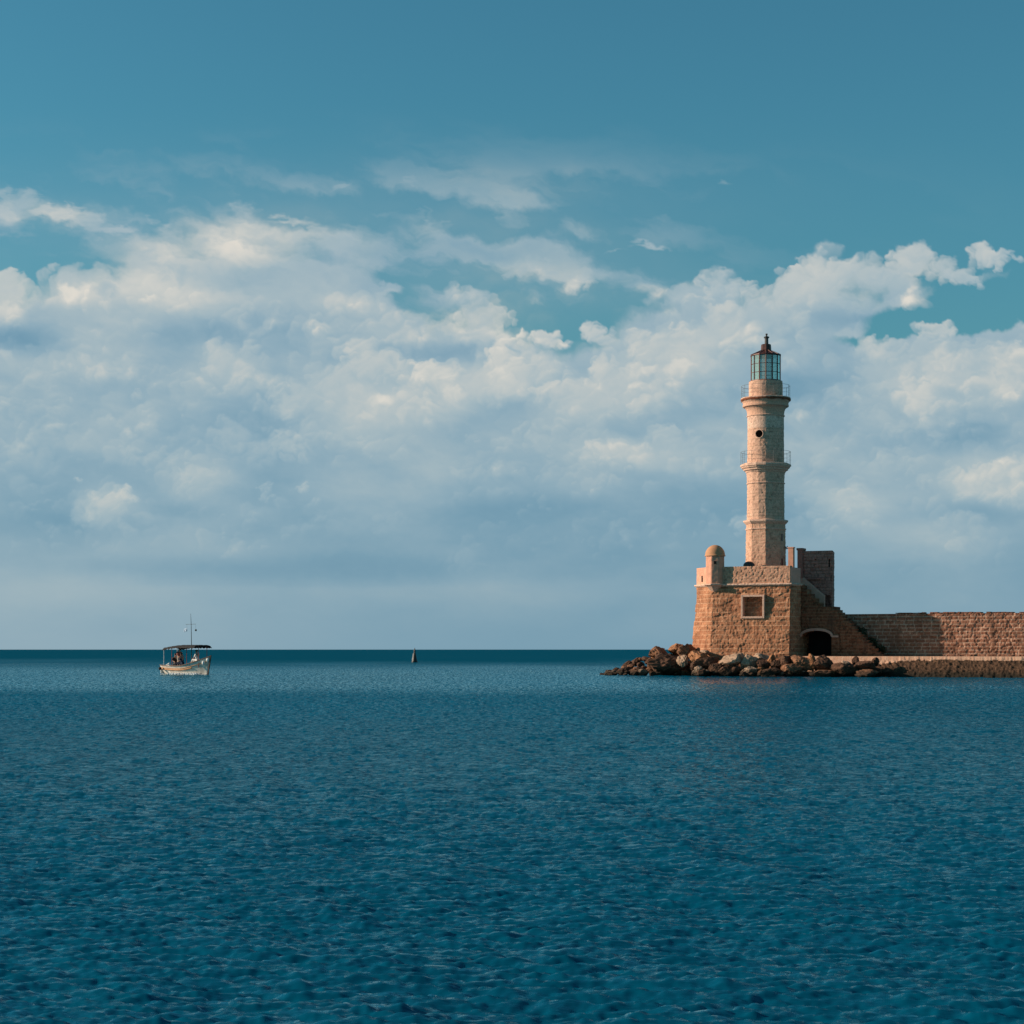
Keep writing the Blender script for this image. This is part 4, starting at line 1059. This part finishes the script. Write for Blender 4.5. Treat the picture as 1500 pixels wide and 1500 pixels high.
big = [
    (978, 975, 58, 28, 'rk_dark', 'broad dark flat-faced boulder low in the middle of the rocky point', 148.5, -4),
    (966, 957, 34, 18, 'rk_brown', 'ridge boulder capping the rocky point left of the fort, reddish brown', 150.5, 6),
    (991, 951, 26, 15, 'rk_rust', 'highest rust-tinted boulder on the crest of the rocky point', 150.6, -6),
    (1008, 955, 28, 22, 'rk_brown', 'brown rounded boulder touching the left foot of the fort', 149.6, 10),
    (1002, 968, 17, 20, 'rk_pale', 'small upright tan boulder on the slope left of the fort', 147.4, 0),
    (1022, 963, 36, 24, 'rk_rust', 'tan boulder leaning on the rounded left corner of the fort', 146.7, 12),
    (1033, 956, 14, 9, 'rk_pale', 'squared pale block wedged at the fort corner above the boulders', 147.6, 0),
    (1036, 973, 40, 22, 'rk_dark', 'dark jagged boulder below the left corner of the fort', 145.6, -8),
    (1028, 985, 40, 13, 'rk_pale', 'low pale slab at the waterline under the fort corner', 144.9, 0),
    (1072, 968, 48, 24, 'rk_pale', 'largest speckled pale boulder in front of the blind window wall', 144.4, -14),
    (1050, 979, 28, 18, 'rk_dark', 'black-brown boulder between the pale ones, below the speckled boulder', 144.1, 4),
    (1063, 982, 26, 18, 'rk_dark', 'dark hollowed boulder under the left end of the speckled boulder', 143.4, 0),
    (1096, 971, 28, 20, 'rk_pale', 'cream rounded boulder right of the large speckled one', 143.6, 8),
    (1098, 983, 26, 14, 'rk_pale', 'grey-tan boulder sitting in the water below the cream rounded one', 142.7, -4),
    (1114, 965, 34, 14, 'rk_pale', 'flat sunlit slab lying against the fort base', 144.6, 3),
    (1116, 974, 22, 17, 'rk_dark', 'dark boulder tucked under the flat sunlit slab', 143.3, 0),
    (1129, 968, 12, 16, 'rk_rust', 'narrow rust-coloured standing rock at the fort base', 143.2, 0),
    (1130, 984, 34, 14, 'rk_dark', 'smooth grey-brown boulder lying low in the water below the rust standing rock', 142.0, -7),
    (1114, 987, 11, 9, 'rk_rust', 'small orange stone at the waterline', 141.9, 0),
    (1137, 974, 18, 16, 'rk_dark', 'dark rough boulder just left of the fort right-hand corner', 142.9, 0),
    (1153, 969, 26, 18, 'rk_dark', 'dark knobbly boulder at the foot of the fort right-hand corner', 142.7, 6),
    (1174, 970, 34, 24, 'rk_brown', 'brown boulder below the left jamb of the arched gate', 142.0, -4),
    (1160, 980, 30, 17, 'rk_brown', 'low brown boulder under the knobbly dark one', 141.9, 0),
    (1188, 972, 18, 24, 'rk_rust', 'bright rust-coloured face of rock below the arched gate', 141.8, -5),
    (1205, 971, 32, 23, 'rk_dark', 'big black boulder below the right jamb of the arched gate', 141.6, 5),
    (1206, 986, 34, 13, 'rk_brown', 'flat brown rock awash below the big black boulder', 140.9, 0),
    (1240, 979, 40, 20, 'rk_dark', 'wide dark rock pile boulder below the stair', 140.6, 0),
    (1253, 968, 13, 14, 'rk_dark', 'pointed dark rock standing up against the quay face', 140.9, 0),
    (1238, 971, 16, 6, 'rk_pale', 'small pale flat stone perched on the dark rocks below the stair', 140.4, 0),
    (1270, 975, 34, 16, 'rk_dark', 'dark rock shelf at the right end of the boulders', 140.2, 3),
    (1283, 970, 12, 14, 'rk_dark', 'dark upright rock ending the row of boulders on the quay face', 140.4, 0),
    (1272, 986, 36, 12, 'rk_brown', 'low ochre-brown rock at the waterline at the right end of the boulders', 139.7, 0),
]
for i, (px, py, w, h_, mt, lb, Y, tl) in enumerate(big): rock(px, py, w * 1.08, h_ * 1.14, M[mt], lb, 100 + i, Y=Y, tilt=tl)
rr = random.Random(8)
def crest(px):   # skyline of the rocky point (photo y)
    pts = [(872, 988), (885, 983), (900, 975), (915, 968), (930, 962), (945, 956), (960, 951), (975, 949), (990, 947), (1005, 948), (1020, 955)]
    for (a, b), (c, d) in zip(pts, pts[1:]):
        if a <= px <= c: return b + (d - b) * (px - a) / (c - a)
    return 955 if px > 1020 else 988
n = 0
for i in range(95):
    px = rr.uniform(880, 1018); top = crest(px) + 3; py = rr.uniform(top, 987)
    f = (py - top) / max(1, 988 - top)
    Y = 152.6 - 4.2 * f - (px - 880) / 140 * 1.2
    w = rr.uniform(9, 19) * (1 if px > 905 else .7); h_ = w * rr.uniform(.55, .8)
    if py + h_ / 2 > 990: py = 990 - h_ / 2
    mt = rr.choice(['rk_brown', 'rk_dark', 'rk_dark', 'rk_rust', 'rk_brown', 'rk_dark']) if py < 982 else rr.choice(['rk_dark', 'rk_brown', 'rk_pale'])
    rock(px, py + h_ * .25, w, h_, M[mt], 'one of the many small broken brown rocks heaped on the point left of the fort', 300 + i, Y=Y, tilt=rr.uniform(-25, 25), group='small rocks on the point', sub=3)
for i in range(42):
    px = rr.uniform(1020, 1300); py = rr.uniform(974, 988)
    Y = 143.2 - (px - 1020) / 280 * 3.4 + (988 - py) * .12
    w = rr.uniform(8, 17); h_ = w * rr.uniform(.55, .8)
    mt = rr.choice(['rk_brown', 'rk_dark', 'rk_dark', 'rk_rust', 'rk_dark', 'rk_pale'])
    rock(px, py, w, h_, M[mt], 'one of the small stones filling gaps between the boulders along the fort and quay', 500 + i, Y=Y, tilt=rr.uniform(-25, 25), group='small stones between the boulders', sub=3)

# ------------------------------------------------------------------ boat
BY = 153.2; bk = BY / FPX
BX = (273.5 - 750) * bk
BH = math.radians(-40)      # bow to the right, swung towards the viewer
BOAT = thing('fishing_boat', (BX, BY, 0), 'small white wooden fishing boat with dark flat awning and thin mast on open water', 'boat', rz=BH)
M['hull'] = mat_plain('white_hull_paint', (.78, .72, .64), .45, var=.12, scale=2.5, dark=(.52, .45, .38))
M['stripe'] = mat_plain('orange_wood', (.55, .23, .06), .5)
M['awn'] = mat_plain('dark_awning', (.009, .008, .010), .9)
M['wht'] = mat_plain('white_paint', (.78, .77, .74), .5, var=.06)
M['wood'] = mat_plain('brown_wood', (.13, .06, .03), .6)
M['redp'] = mat_plain('red_paint', (.42, .06, .04), .5)
L2, Bm = 2.60, .95
def sheer(s): return .72 + .02 * s + (.68 * s * s * (1 if s > 0 else .12)) + .10 * max(0, s) 
def beam(s, f):     # s -1 stern..1 bow, f 0 keel..1 rail
    e = (1 - max(0, s) ** 2.4) * (1 - .30 * max(0, -s) ** 3)
    return Bm * e * (f ** .45) * (.72 + .28 * f)
def hull_pt(s, f, side, inset=0.0):
    zk = -.35 + .18 * s * s
    z = zk + (sheer(s) - zk) * f
    x = L2 * s + (.34 * f * max(0, s) ** 3)
    b = max(0.0, beam(s, f) - inset)
    return (x, side * b, z)
NS, NF = 36, 12
def hull_mesh():
    V = []; F = []
    for side in (-1, 1):
        base = len(V)
        for i in range(NS + 1):
            s = -1 + 2 * i / NS
            for j in range(NF + 1): V.append(hull_pt(s, j / NF, side))
        for i in range(NS):
            for j in range(NF):
                a = base + i * (NF + 1) + j; F.append((a, a + NF + 1, a + NF + 2, a + 1) if side < 0 else (a, a + 1, a + NF + 2, a + NF + 1))
    n1 = (NS + 1) * (NF + 1)
    for j in range(NF): F.append((j, j + 1, n1 + j + 1, n1 + j))
    me = bpy.data.meshes.new('hull'); me.from_pydata(V, [], F)
    bm = bmesh.new(); bm.from_mesh(me); bmesh.ops.remove_doubles(bm, verts=bm.verts, dist=.0005); bmesh.ops.recalc_face_normals(bm, faces=bm.faces)
    bm.to_mesh(me); bm.free()
    o = link('hull', me, M['hull'], BOAT, False, True)
    md = o.modifiers.new('thickness', 'SOLIDIFY'); md.thickness = .04; md.offset = -1
    return o
hull = hull_mesh()
dk = MB(); V = []; F = []
for i in range(25):
    s = -.98 + 1.94 * i / 24
    zd_ = .42 if s < .35 else .42 + (sheer(s) - .12 - .42) * min(1, (s - .35) / .12)
    b = beam(s, .8) - .02; V += [(L2 * s, -b, zd_), (L2 * s, b, zd_)]
for i in range(24): F.append((2 * i, 2 * i + 1, 2 * i + 3, 2 * i + 2))
dk.add(V, F); dk.build('deck', M['wood'], BOAT, False)
for side in (-1, 1):
    r = MB(); r.tube([Vector(hull_pt(-1 + 2 * i / 30, 1.0, side)) + Vector((0, side * .01, .01)) for i in range(31)], .035, 6); r.build('gunwale', M['wood'], hull, False)
    r = MB(); r.tube([Vector(hull_pt(-1 + 2 * i / 30, .80, side)) + Vector((0, side * .015, 0)) for i in range(31)], .028, 6); r.build('rubbing_strake', M['stripe'], hull, False)
    r = MB(); r.tube([Vector(hull_pt(-1 + 1.5 * i / 24, .70, side)) + Vector((0, side * .02, 0)) for i in range(25)], .055, 6); r.build('rubbing_strake', M['stripe'], hull, False)
st = MB(); st.tube([(L2 + .02, 0, -.25), (L2 + .12, 0, .3), (L2 + .36, 0, 1.3), (L2 + .42, 0, 1.62)], [.05, .05, .05, .045], 6); st.build('stem_post', M['wood'], hull, False)
tr_ = MB(); tr_.box((-L2 - .02, 0, .4), (.06, 1.15, .6)); tr_.build('transom', M['wht'], hull, False, bevel=.01)
ru = MB(); ru.box((-L2 - .14, 0, .3), (.22, .06, .9)); ru.tube([(-L2 - .1, 0, .75), (-L2 + .4, 0, .95)], .025, 6); ru.build('rudder', M['wht'], BOAT, False)
# posts and awning
ax0, ax1 = -1.95, 2.0
for (x, y, m_) in ((ax0 - .1, -.72, 'wht'), (ax0 - .1, .72, 'wht'), (-.95, -.8, 'redp'), (-.95, .8, 'redp'), (ax1, -.45, 'redp'), (ax1, .45, 'redp')):
    p = MB(); p.tube([(x, y, .6), (x, y * .98, 2.32 if x > -1.5 else 2.2)], .025, 6); p.build('awning_post', M[m_], BOAT, False)
aw = MB(); V = []; F = []; nx, ny = 30, 10
for i in range(nx + 1):
    x = ax0 - .05 + (ax1 - ax0 + .1) * i / nx
    for j in range(ny + 1):
        y = -.95 + 1.9 * j / ny; f = i / nx
        z = 2.44 - .10 * (y / .95) ** 2 - .34 * max(0, .42 - f) ** 1.3 * 1.6 + .02 * math.sin(i * 1.7 + j)
        if j in (0, ny): z -= .14 + .03 * math.sin(i * 2.3)
        V.append((x, y, z))
for i in range(nx):
    for j in range(ny): a = i * (ny + 1) + j; F.append((a, a + ny + 1, a + ny + 2, a + 1))
aw.add(V, F); awn = aw.build('awning', M['awn'], BOAT, False, smooth=True)
md = awn.modifiers.new('thickness', 'SOLIDIFY'); md.thickness = .03
# mast with crossbar
mx_ = .62
ms = MB(); ms.tube([(mx_, 0, .5), (mx_ - .02, 0, 2.5), (mx_ - .06, 0, 4.2), (mx_ - .12, 0, 5.02)], [.035, .03, .022, .010], 8)
mast = ms.build('mast', M['iron'], BOAT, False)
cbm = MB(); cbm.tube([(mx_ - .62, -.1, 4.14), (mx_ + .42, .08, 4.16)], .014, 6); cbm.build('crossbar', M['iron'], mast, False)
hl = MB(); hl.tube([(mx_ - .5, -.08, 4.14), (mx_ - .5, -.08, 3.5)], .005, 4); hl.tube([(mx_ + .40, .08, 4.16), (mx_ + .42, .08, 3.7)], .005, 4); hl.build('halyard', M['iron'], mast, False)
fl = MB(); V = []; F = []
for i in range(9):
    for j in range(6): V.append((mx_ - .50 - .045 * i, -.08 + .03 * math.sin(i * 1.2 + j * .4), 3.86 - .055 * j - .012 * i))
for i in range(8):
    for j in range(5): a = i * 6 + j; F.append((a, a + 6, a + 7, a + 1))
M['flag'] = mat_plain('pale_blue_cloth', (.45, .60, .78), .8)
fl.add(V, F); fo = fl.build('flag', M['flag'], mast, False, smooth=True); md = fo.modifiers.new('thickness', 'SOLIDIFY'); md.thickness = .008
bl_ = MB(); bl_.lathe((mx_ + .43, .08, 3.66), [(.01, -.09), (.065, -.06), (.09, 0), (.065, .06), (.01, .09)], 12); bl_.build('signal_ball', M['iron'], mast, False, smooth=True)
# engine box / wheelhouse bench, thwarts, coaming
bx = MB(); bx.box((-.1, 0, .62), (.9, .7, .42)); bx.build('engine_box', M['wood'], BOAT, False, bevel=.03)
bx = MB(); bx.box((-1.75, 0, .62), (.5, 1.2, .36)); bx.build('stern_bench', M['wht'], BOAT, False, bevel=.03)
bx = MB(); bx.box((1.15, 0, .98), (.7, .6, .22)); bx.build('hatch', M['wood'], BOAT, False, bevel=.02)
for k, (x, y, z) in enumerate(((L2 - .05, -.42, .98), (L2 + .22, -.18, 1.22))):
    f_ = MB(); f_.lathe((x, y, z), [(.02, -.16), (.09, -.12), (.12, 0), (.09, .12), (.03, .16)], 12); f_.build('fender', M['wht'], BOAT, False, smooth=True)
f_ = MB(); f_.lathe((-L2 + .25, -.86, .50), [(.02, -.14), (.1, -.1), (.13, 0), (.1, .1), (.03, .14)], 12); f_.build('fender', M['black'], BOAT, False, smooth=True)
rp = MB()
for k in range(9): a = k * .7; rp.tube([(L2 - .35 + .14 * math.cos(a), .1 + .14 * math.sin(a), 1.14 + .012 * k), (L2 - .35 + .14 * math.cos(a + .7), .1 + .14 * math.sin(a + .7), 1.15 + .012 * k)], .025, 5)
rp.build('rope_coil', M['redp'], BOAT, False)

# people
def skinmat(): return mat_plain('skin', (.42, .22, .14), .6, var=.1)
M['skin'] = skinmat(); M['hair'] = mat_plain('dark_hair', (.02, .014, .01), .7)
def skin_obj(name, verts, edges, radii, mat, parent, root=0, lv=2):
    me = bpy.data.meshes.new(name); me.from_pydata(verts, edges, []); me.materials.append(mat)
    o = bpy.data.objects.new(name, me); C.objects.link(o); o.parent = parent
    bm = bmesh.new(); bm.from_mesh(me); sk = bm.verts.layers.skin.verify()
    bm.verts.ensure_lookup_table()
    for v, r_ in zip(bm.verts, radii):
        v[sk].radius = (r_, r_) if not isinstance(r_, tuple) else r_; v[sk].use_root = (v.index == root)
    bm.to_mesh(me); bm.free()
    o.modifiers.new('skin', 'SKIN').use_smooth_shade = True
    s = o.modifiers.new('sub', 'SUBSURF'); s.levels = lv; s.render_levels = lv
    return o
def person(loc, rz, pose, shirt, trousers, label, turn=0.0):
    root = thing('person', (0, 0, 0), label, 'person', 'people aboard the fishing boat')
    Mb = Matrix.Translation(Vector((BX, BY, 0))) @ Matrix.Rotation(BH, 4, 'Z') @ Matrix.Translation(Vector(loc)) @ Matrix.Rotation(rz, 4, 'Z')
    root.matrix_world = Mb
    if pose == 'stand':
        J = dict(pelvis=(0, 0, .95), waist=(0, 0, 1.10), chest=(0, 0, 1.32), neck=(0, 0, 1.49), head0=(.01, 0, 1.56), head1=(.02, 0, 1.70),
                 hipl=(0, .10, .90), kneel=(.03, .11, .48), ankl=(0, .12, .07), toel=(.17, .13, .03), hipr=(0, -.10, .90), kneer=(.02, -.11, .48), ankr=(-.03, -.12, .07), toer=(.14, -.13, .03),
                 shl=(0, .19, 1.42), ell=(.08, .25, 1.15), wrl=(.30, .20, 1.10), hal=(.38, .18, 1.11), shr=(0, -.19, 1.42), elr=(.06, -.26, 1.15), wrr=(.26, -.24, 1.05), har=(.34, -.22, 1.05))
    else:
        J = dict(pelvis=(0, 0, .12), waist=(.01, 0, .27), chest=(.04, 0, .48), neck=(.07, 0, .65), head0=(.09, 0, .72), head1=(.11, 0, .86),
                 hipl=(.04, .10, .10), kneel=(.44, .13, .14), ankl=(.46, .13, -.27), toel=(.62, .14, -.31), hipr=(.04, -.10, .10), kneer=(.44, -.12, .14), ankr=(.42, -.13, -.27), toer=(.58, -.14, -.31),
                 shl=(.05, .19, .58), ell=(.12, .25, .33), wrl=(.32, .18, .24), hal=(.40, .16, .22), shr=(.05, -.19, .58), elr=(.12, -.25, .33), wrr=(.32, -.17, .24), har=(.40, -.15, .22))
    names = list(J); vi = {n_: i for i, n_ in enumerate(names)}
    R_ = dict(pelvis=.125, waist=.115, chest=.135, neck=.055, head0=.075, head1=.085, hipl=.09, kneel=.06, ankl=.042, toel=.035, hipr=.09, kneer=.06, ankr=.042, toer=.035,
              shl=.06, ell=.043, wrl=.028, hal=.032, shr=.06, elr=.043, wrr=.028, har=.032)
    E = [('pelvis', 'waist'), ('waist', 'chest'), ('chest', 'neck'), ('neck', 'head0'), ('head0', 'head1'), ('chest', 'shl'), ('shl', 'ell'), ('ell', 'wrl'), ('wrl', 'hal'), ('chest', 'shr'), ('shr', 'elr'), ('elr', 'wrr'), ('wrr', 'har'),
         ('pelvis', 'hipl'), ('hipl', 'kneel'), ('kneel', 'ankl'), ('ankl', 'toel'), ('pelvis', 'hipr'), ('hipr', 'kneer'), ('kneer', 'ankr'), ('ankr', 'toer')]
    skin_obj('body', [J[n_] for n_ in names], [(vi[a], vi[b]) for a, b in E], [R_[n_] for n_ in names], M['skin'], root)
    tn_ = ['waist', 'chest', 'shl', 'shr', 'ell', 'elr', 'pelvis']; ti = {n_: i for i, n_ in enumerate(tn_)}
    skin_obj('shirt', [J[n_] for n_ in tn_], [(ti[a], ti[b]) for a, b in (('pelvis', 'waist'), ('waist', 'chest'), ('chest', 'shl'), ('chest', 'shr'), ('shl', 'ell'), ('shr', 'elr'))], [R_[n_] + .022 for n_ in tn_], shirt, root)
    ln = ['pelvis', 'hipl', 'kneel', 'ankl', 'hipr', 'kneer', 'ankr']; li = {n_: i for i, n_ in enumerate(ln)}
    skin_obj('trousers', [J[n_] for n_ in ln], [(li[a], li[b]) for a, b in (('pelvis', 'hipl'), ('hipl', 'kneel'), ('kneel', 'ankl'), ('pelvis', 'hipr'), ('hipr', 'kneer'), ('kneer', 'ankr'))], [R_[n_] + .02 for n_ in ln], trousers, root)
    h = Vector(J['head1']); hm_ = MB(); prof = []
    for k in range(9): a = -.25 + (math.pi / 2 + .25) * k / 8; prof.append((.112 * math.cos(a) + .001, .105 * math.sin(a)))
    hm_.lathe((h.x - .018, h.y, h.z + .0), prof, 14); hm_.build('hair', M['hair'], root, False, smooth=True)
    fc_ = MB()
    fc_.tube([(h.x + .075, 0, h.z - .01), (h.x + .105, 0, h.z - .045), (h.x + .08, 0, h.z - .055)], [.008, .014, .008], 6); fc_.build('nose', M['skin'], root, False)
    return root
sh_pink = mat_plain('faded_pink_cloth', (.55, .16, .13), .85); sh_dark = mat_plain('black_cloth', (.02, .018, .02), .85); sh_navy = mat_plain('navy_cloth', (.015, .025, .07), .85)
sh_white = mat_plain('white_cloth', (.80, .78, .76), .85, var=.06); tr_dark = mat_plain('dark_trousers', (.03, .03, .04), .85); tr_pink = mat_plain('light_trousers', (.42, .36, .3), .85)
person((-.75, -.15, .42), math.radians(0), 'stand', sh_pink, tr_pink, 'person in a faded pink shirt standing under the awning of the fishing boat')
person((-1.45, .0, .80), math.radians(-20), 'sit', sh_dark, tr_dark, 'person in black clothes sitting in the stern of the fishing boat')
person((-.25, -.25, .83), math.radians(200), 'sit', sh_navy, sh_navy, 'person in navy clothes sitting amidships beside the standing figure')
person((1.35, .0, 1.09), math.radians(190), 'sit', sh_white, sh_white, 'person in white clothes sitting near the bow of the fishing boat')

# foam at the boat's bow and side, lying on the water
M['foam'] = mat_plain('sea_foam', (.72, .76, .78), .8, bump=.5, scale=14)
fm = MB(); rr = random.Random(3)
Rb = Matrix.Rotation(BH, 3, 'Z')
for k in range(260):
    s = rr.uniform(-1.05, 1.02); side = -1 if rr.random() < .85 else 1
    e = beam(max(-1, min(.97, s)), .45) + abs(rr.gauss(0, .10)) + .02
    p = Rb @ Vector((L2 * s, side * e, 0)) + Vector((BX, BY, rr.uniform(.0, .05)))
    r_ = rr.uniform(.02, .07); fm.lathe((p.x, p.y, p.z - .01), [(r_, 0), (r_ * .9, r_ * .3), (r_ * .4, r_ * .55)], 6, rr.random())
props(fm.build('foam', M['foam'], None), 'thin broken line of white foam along the waterline of the fishing boat', 'foam', kind='stuff')

# churned water under the near side
def flecks(n, s0, s1, sp, r0, r1, seed):
    mb = MB(); rr = random.Random(seed)
    for k in range(n):
        s = rr.uniform(s0, s1); e = beam(max(-.98, min(.97, s)), .4) if s > -1 else .75 + (-1 - s) * .5
        e = e + abs(rr.gauss(0, sp)) if rr.random() < .6 else e * rr.uniform(.9, 1.1) if s > -1 else e * rr.uniform(-1, 1)
        p = Rb @ Vector((L2 * s, -e, 0)) + Vector((BX, BY, 0)); r_ = rr.uniform(r0, r1)
        mb.lathe((p.x, p.y, rr.uniform(-.01, .03)), [(r_, 0), (r_ * .8, r_ * .9), (r_ * .3, r_ * 1.5)], 6, rr.random())
    return mb
props(flecks(420, -.55, .75, .16, .03, .11, 5).build('bow_wave', M['foam'], None), 'white churned foam along the near side of the fishing boat', 'foam', kind='stuff')

# ------------------------------------------------------------------ channel buoy
NY = 298.0; nk = NY / FPX; NX = (607.3 - 750) * nk
BU = thing('channel_buoy', (NX, NY, 0), 'small dark conical channel buoy standing on the water near the horizon', 'buoy')
M['buoy'] = mat_plain('wet_black_green_paint', (.004, .008, .008), .5, var=.2, bump=.02)
b = MB(); b.lathe((NX, NY, 0), [(.30, -.3), (.50, -.1), (.52, .12), (.46, .2)], 24); b.build('float', M['buoy'], BU, smooth=True)
b = MB(); b.lathe((NX, NY, 0), [(.44, .2), (.30, .85), (.17, 1.55), (.14, 1.62)], 24); cone = b.build('tower', M['buoy'], BU)
b = MB(); b.lathe((NX + .02, NY, 0), [(.13, 1.62), (.10, 1.7), (.19, 1.75), (.09, 2.1), (.02, 2.35)], 16); b.build('topmark', M['buoy'], BU)
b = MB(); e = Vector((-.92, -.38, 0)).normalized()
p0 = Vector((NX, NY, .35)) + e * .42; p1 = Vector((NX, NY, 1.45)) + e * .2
b.tube([p0, p1], .045, 6); b.build('highlight_strip', M['wht'], BU)  # plain white tube standing in for the sun's highlight streak on the cone
